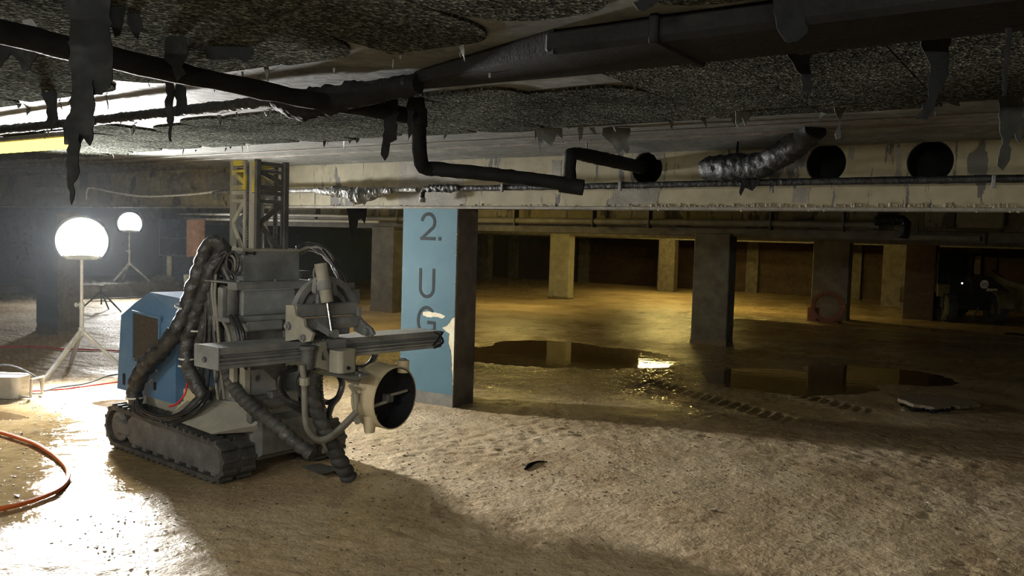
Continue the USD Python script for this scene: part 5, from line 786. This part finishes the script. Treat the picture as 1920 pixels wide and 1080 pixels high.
# ---------- broken slab, stick and loose bits on the mud
def flat(px): return [onz(x, y, 0.0)[:2] for x, y in px]
sl = jag(flat([(1682, 762), (1692, 757), (1740, 754), (1800, 758), (1838, 768), (1800, 772), (1750, 775), (1712, 771)]), 0.012, 0.06, 3)
c_ = sl.centroid; Ms = frame((c_.x, c_.y, 0.045), *(lambda a, b: (a, b, np.cross(a, b)))(np.array([0.998, 0.0, -0.06]), np.array([0.0, 0.9995, 0.03])))
bs = Thing('broken_slab', 'flat broken board lying on the smooth wet mud at the right, dark splintered edge', 'board', base=(c_.x, c_.y, -0.01))
bs.part('board', prism(affinity.translate(sl, -c_.x, -c_.y), Ms, 0.035), K['stone_dark'], smooth=False)
cr2 = []
for k in range(26):
    gg = np.random.default_rng(300 + k); u = gg.random(); x, y = onz(1684 + 120 * u, 765 + 9 * math.sin(u * 3) + gg.uniform(-2, 3), 0.0)[:2]
    cr2.append(put(hull(gg.normal(size=(9, 3)) * np.array([0.03, 0.02, 0.012])), trimesh.transformations.translation_matrix((x, y, 0.03))))
bs.part('splintered_edge', cr2, K['soot'], kind='stuff')
bs.part('pale_chip', put(hull(np.random.default_rng(5).normal(size=(10, 3)) * 0.016), trimesh.transformations.translation_matrix((*onz(1693, 771, 0)[:2], 0.02))), K['stone'])
a, b = onz(1884, 625, 0.03), onz(1925, 629, 0.03); single('stick', sweep([a, (a + b) / 2 + [0, 0, 0.01], b], [0.02, 0.025, 0.018], 8), K['soot'], 'dark stick on the floor in front of the loader', 'stick')
# strip of rubber half sunk in the mud
single('rubber_scrap', sweep([onz(x, y, 0.02) for x, y in [(984, 880), (990, 874), (1000, 869), (1012, 866), (1026, 866)]], [0.006, 0.016, 0.014, 0.010, 0.004], 8), K['soot'], 'curved dark scrap half sunk in the pale mud right of the machine', 'scrap')
# individual pale stones that stand out
STN = [(1337, 958, 0.022, 'brightest pale stone, right of the machine shadow'), (1262, 925, 0.013, 'pair-like pale chip left of the brightest stone'), (1172, 880, 0.018, 'flat pale chip in the middle of the lit mud'), (1140, 868, 0.014, 'small pale chip near the curved dark scrap, to its right'), (1877, 1055, 0.014, 'white pebble in the bottom right corner'), (1742, 944, 0.012, 'white pebble beside the tyre lines at the right'), (1480, 962, 0.012, 'white pebble on the dark groove'), (1484, 1028, 0.014, 'white pebble at the lower end of the dark groove'), (548, 862, 0.014, 'pale crumb in the shadow at the machine foot'), (712, 835, 0.014, 'pale crumb below the splash ring'), (745, 845, 0.011, 'small crumb right of the one below the splash ring'), (1865, 976, 0.012, 'white flat chip near the right edge'), (35, 932, 0.018, 'dark clod inside the orange hose loop')]
for k, (x, y, r, lab) in enumerate(STN):
    p = onz(x, y, 0.01); gg = np.random.default_rng(500 + k); z = ground(p[0], p[1])
    single('stone', put(hull(gg.normal(size=(14, 3)) * np.array([1.1, 0.8, 0.5]) * r * 0.75), trimesh.transformations.translation_matrix((p[0], p[1], z + r * 0.3))), K['stone_dark' if 'dark' in lab else 'stone'], lab, 'stone')
def gravel(n, m, label, smin, smax, seed, zone):
    gg = np.random.default_rng(seed); V, F, c = [], [], 0; ico = trimesh.creation.icosahedron()
    while c < n:
        x, y = gg.uniform(-8.5, -0.1), gg.uniform(2.2, 9.0)
        if not zone(x, y, gg): continue
        s = gg.uniform(smin, smax) * gg.uniform(0.5, 1.0); v = ico.vertices * gg.uniform(0.6, 1.3, (12, 1)) * s * np.array([gg.uniform(0.8, 1.8), 1.0, 0.55]); a = gg.uniform(0, 6.28); ca, sa = math.cos(a), math.sin(a)
        v = np.stack([v[:, 0] * ca - v[:, 1] * sa + x, v[:, 0] * sa + v[:, 1] * ca + y, v[:, 2] + ground(x, y) + s * 0.15], 1); V.append(v); F.append(ico.faces + 12 * c); c += 1
    single('loose_gravel', trimesh.Trimesh(np.vstack(V), np.vstack(F), process=False), m, label, 'gravel', kind='stuff', smooth=False)
def zone(x, y, gg):
    d = math.hypot(x, y); cl = meshkit.fbm(np.array([x * 1.2, y * 1.2, 0.3]), 2, 4)
    return gg.random() < np.clip(1.4 - d / 9, 0.15, 1) * np.clip((cl - 0.3) * 3, 0.1, 1) and y < 6.6 + 0.25 * (x + 5) + 0.6
gravel(3600, K['stone_dark'], 'dark crumbs of mud and gravel scattered over the floor', 0.004, 0.013, 71, zone)
gravel(900, K['stone'], 'pale gravel chips scattered over the floor', 0.003, 0.009, 72, zone)
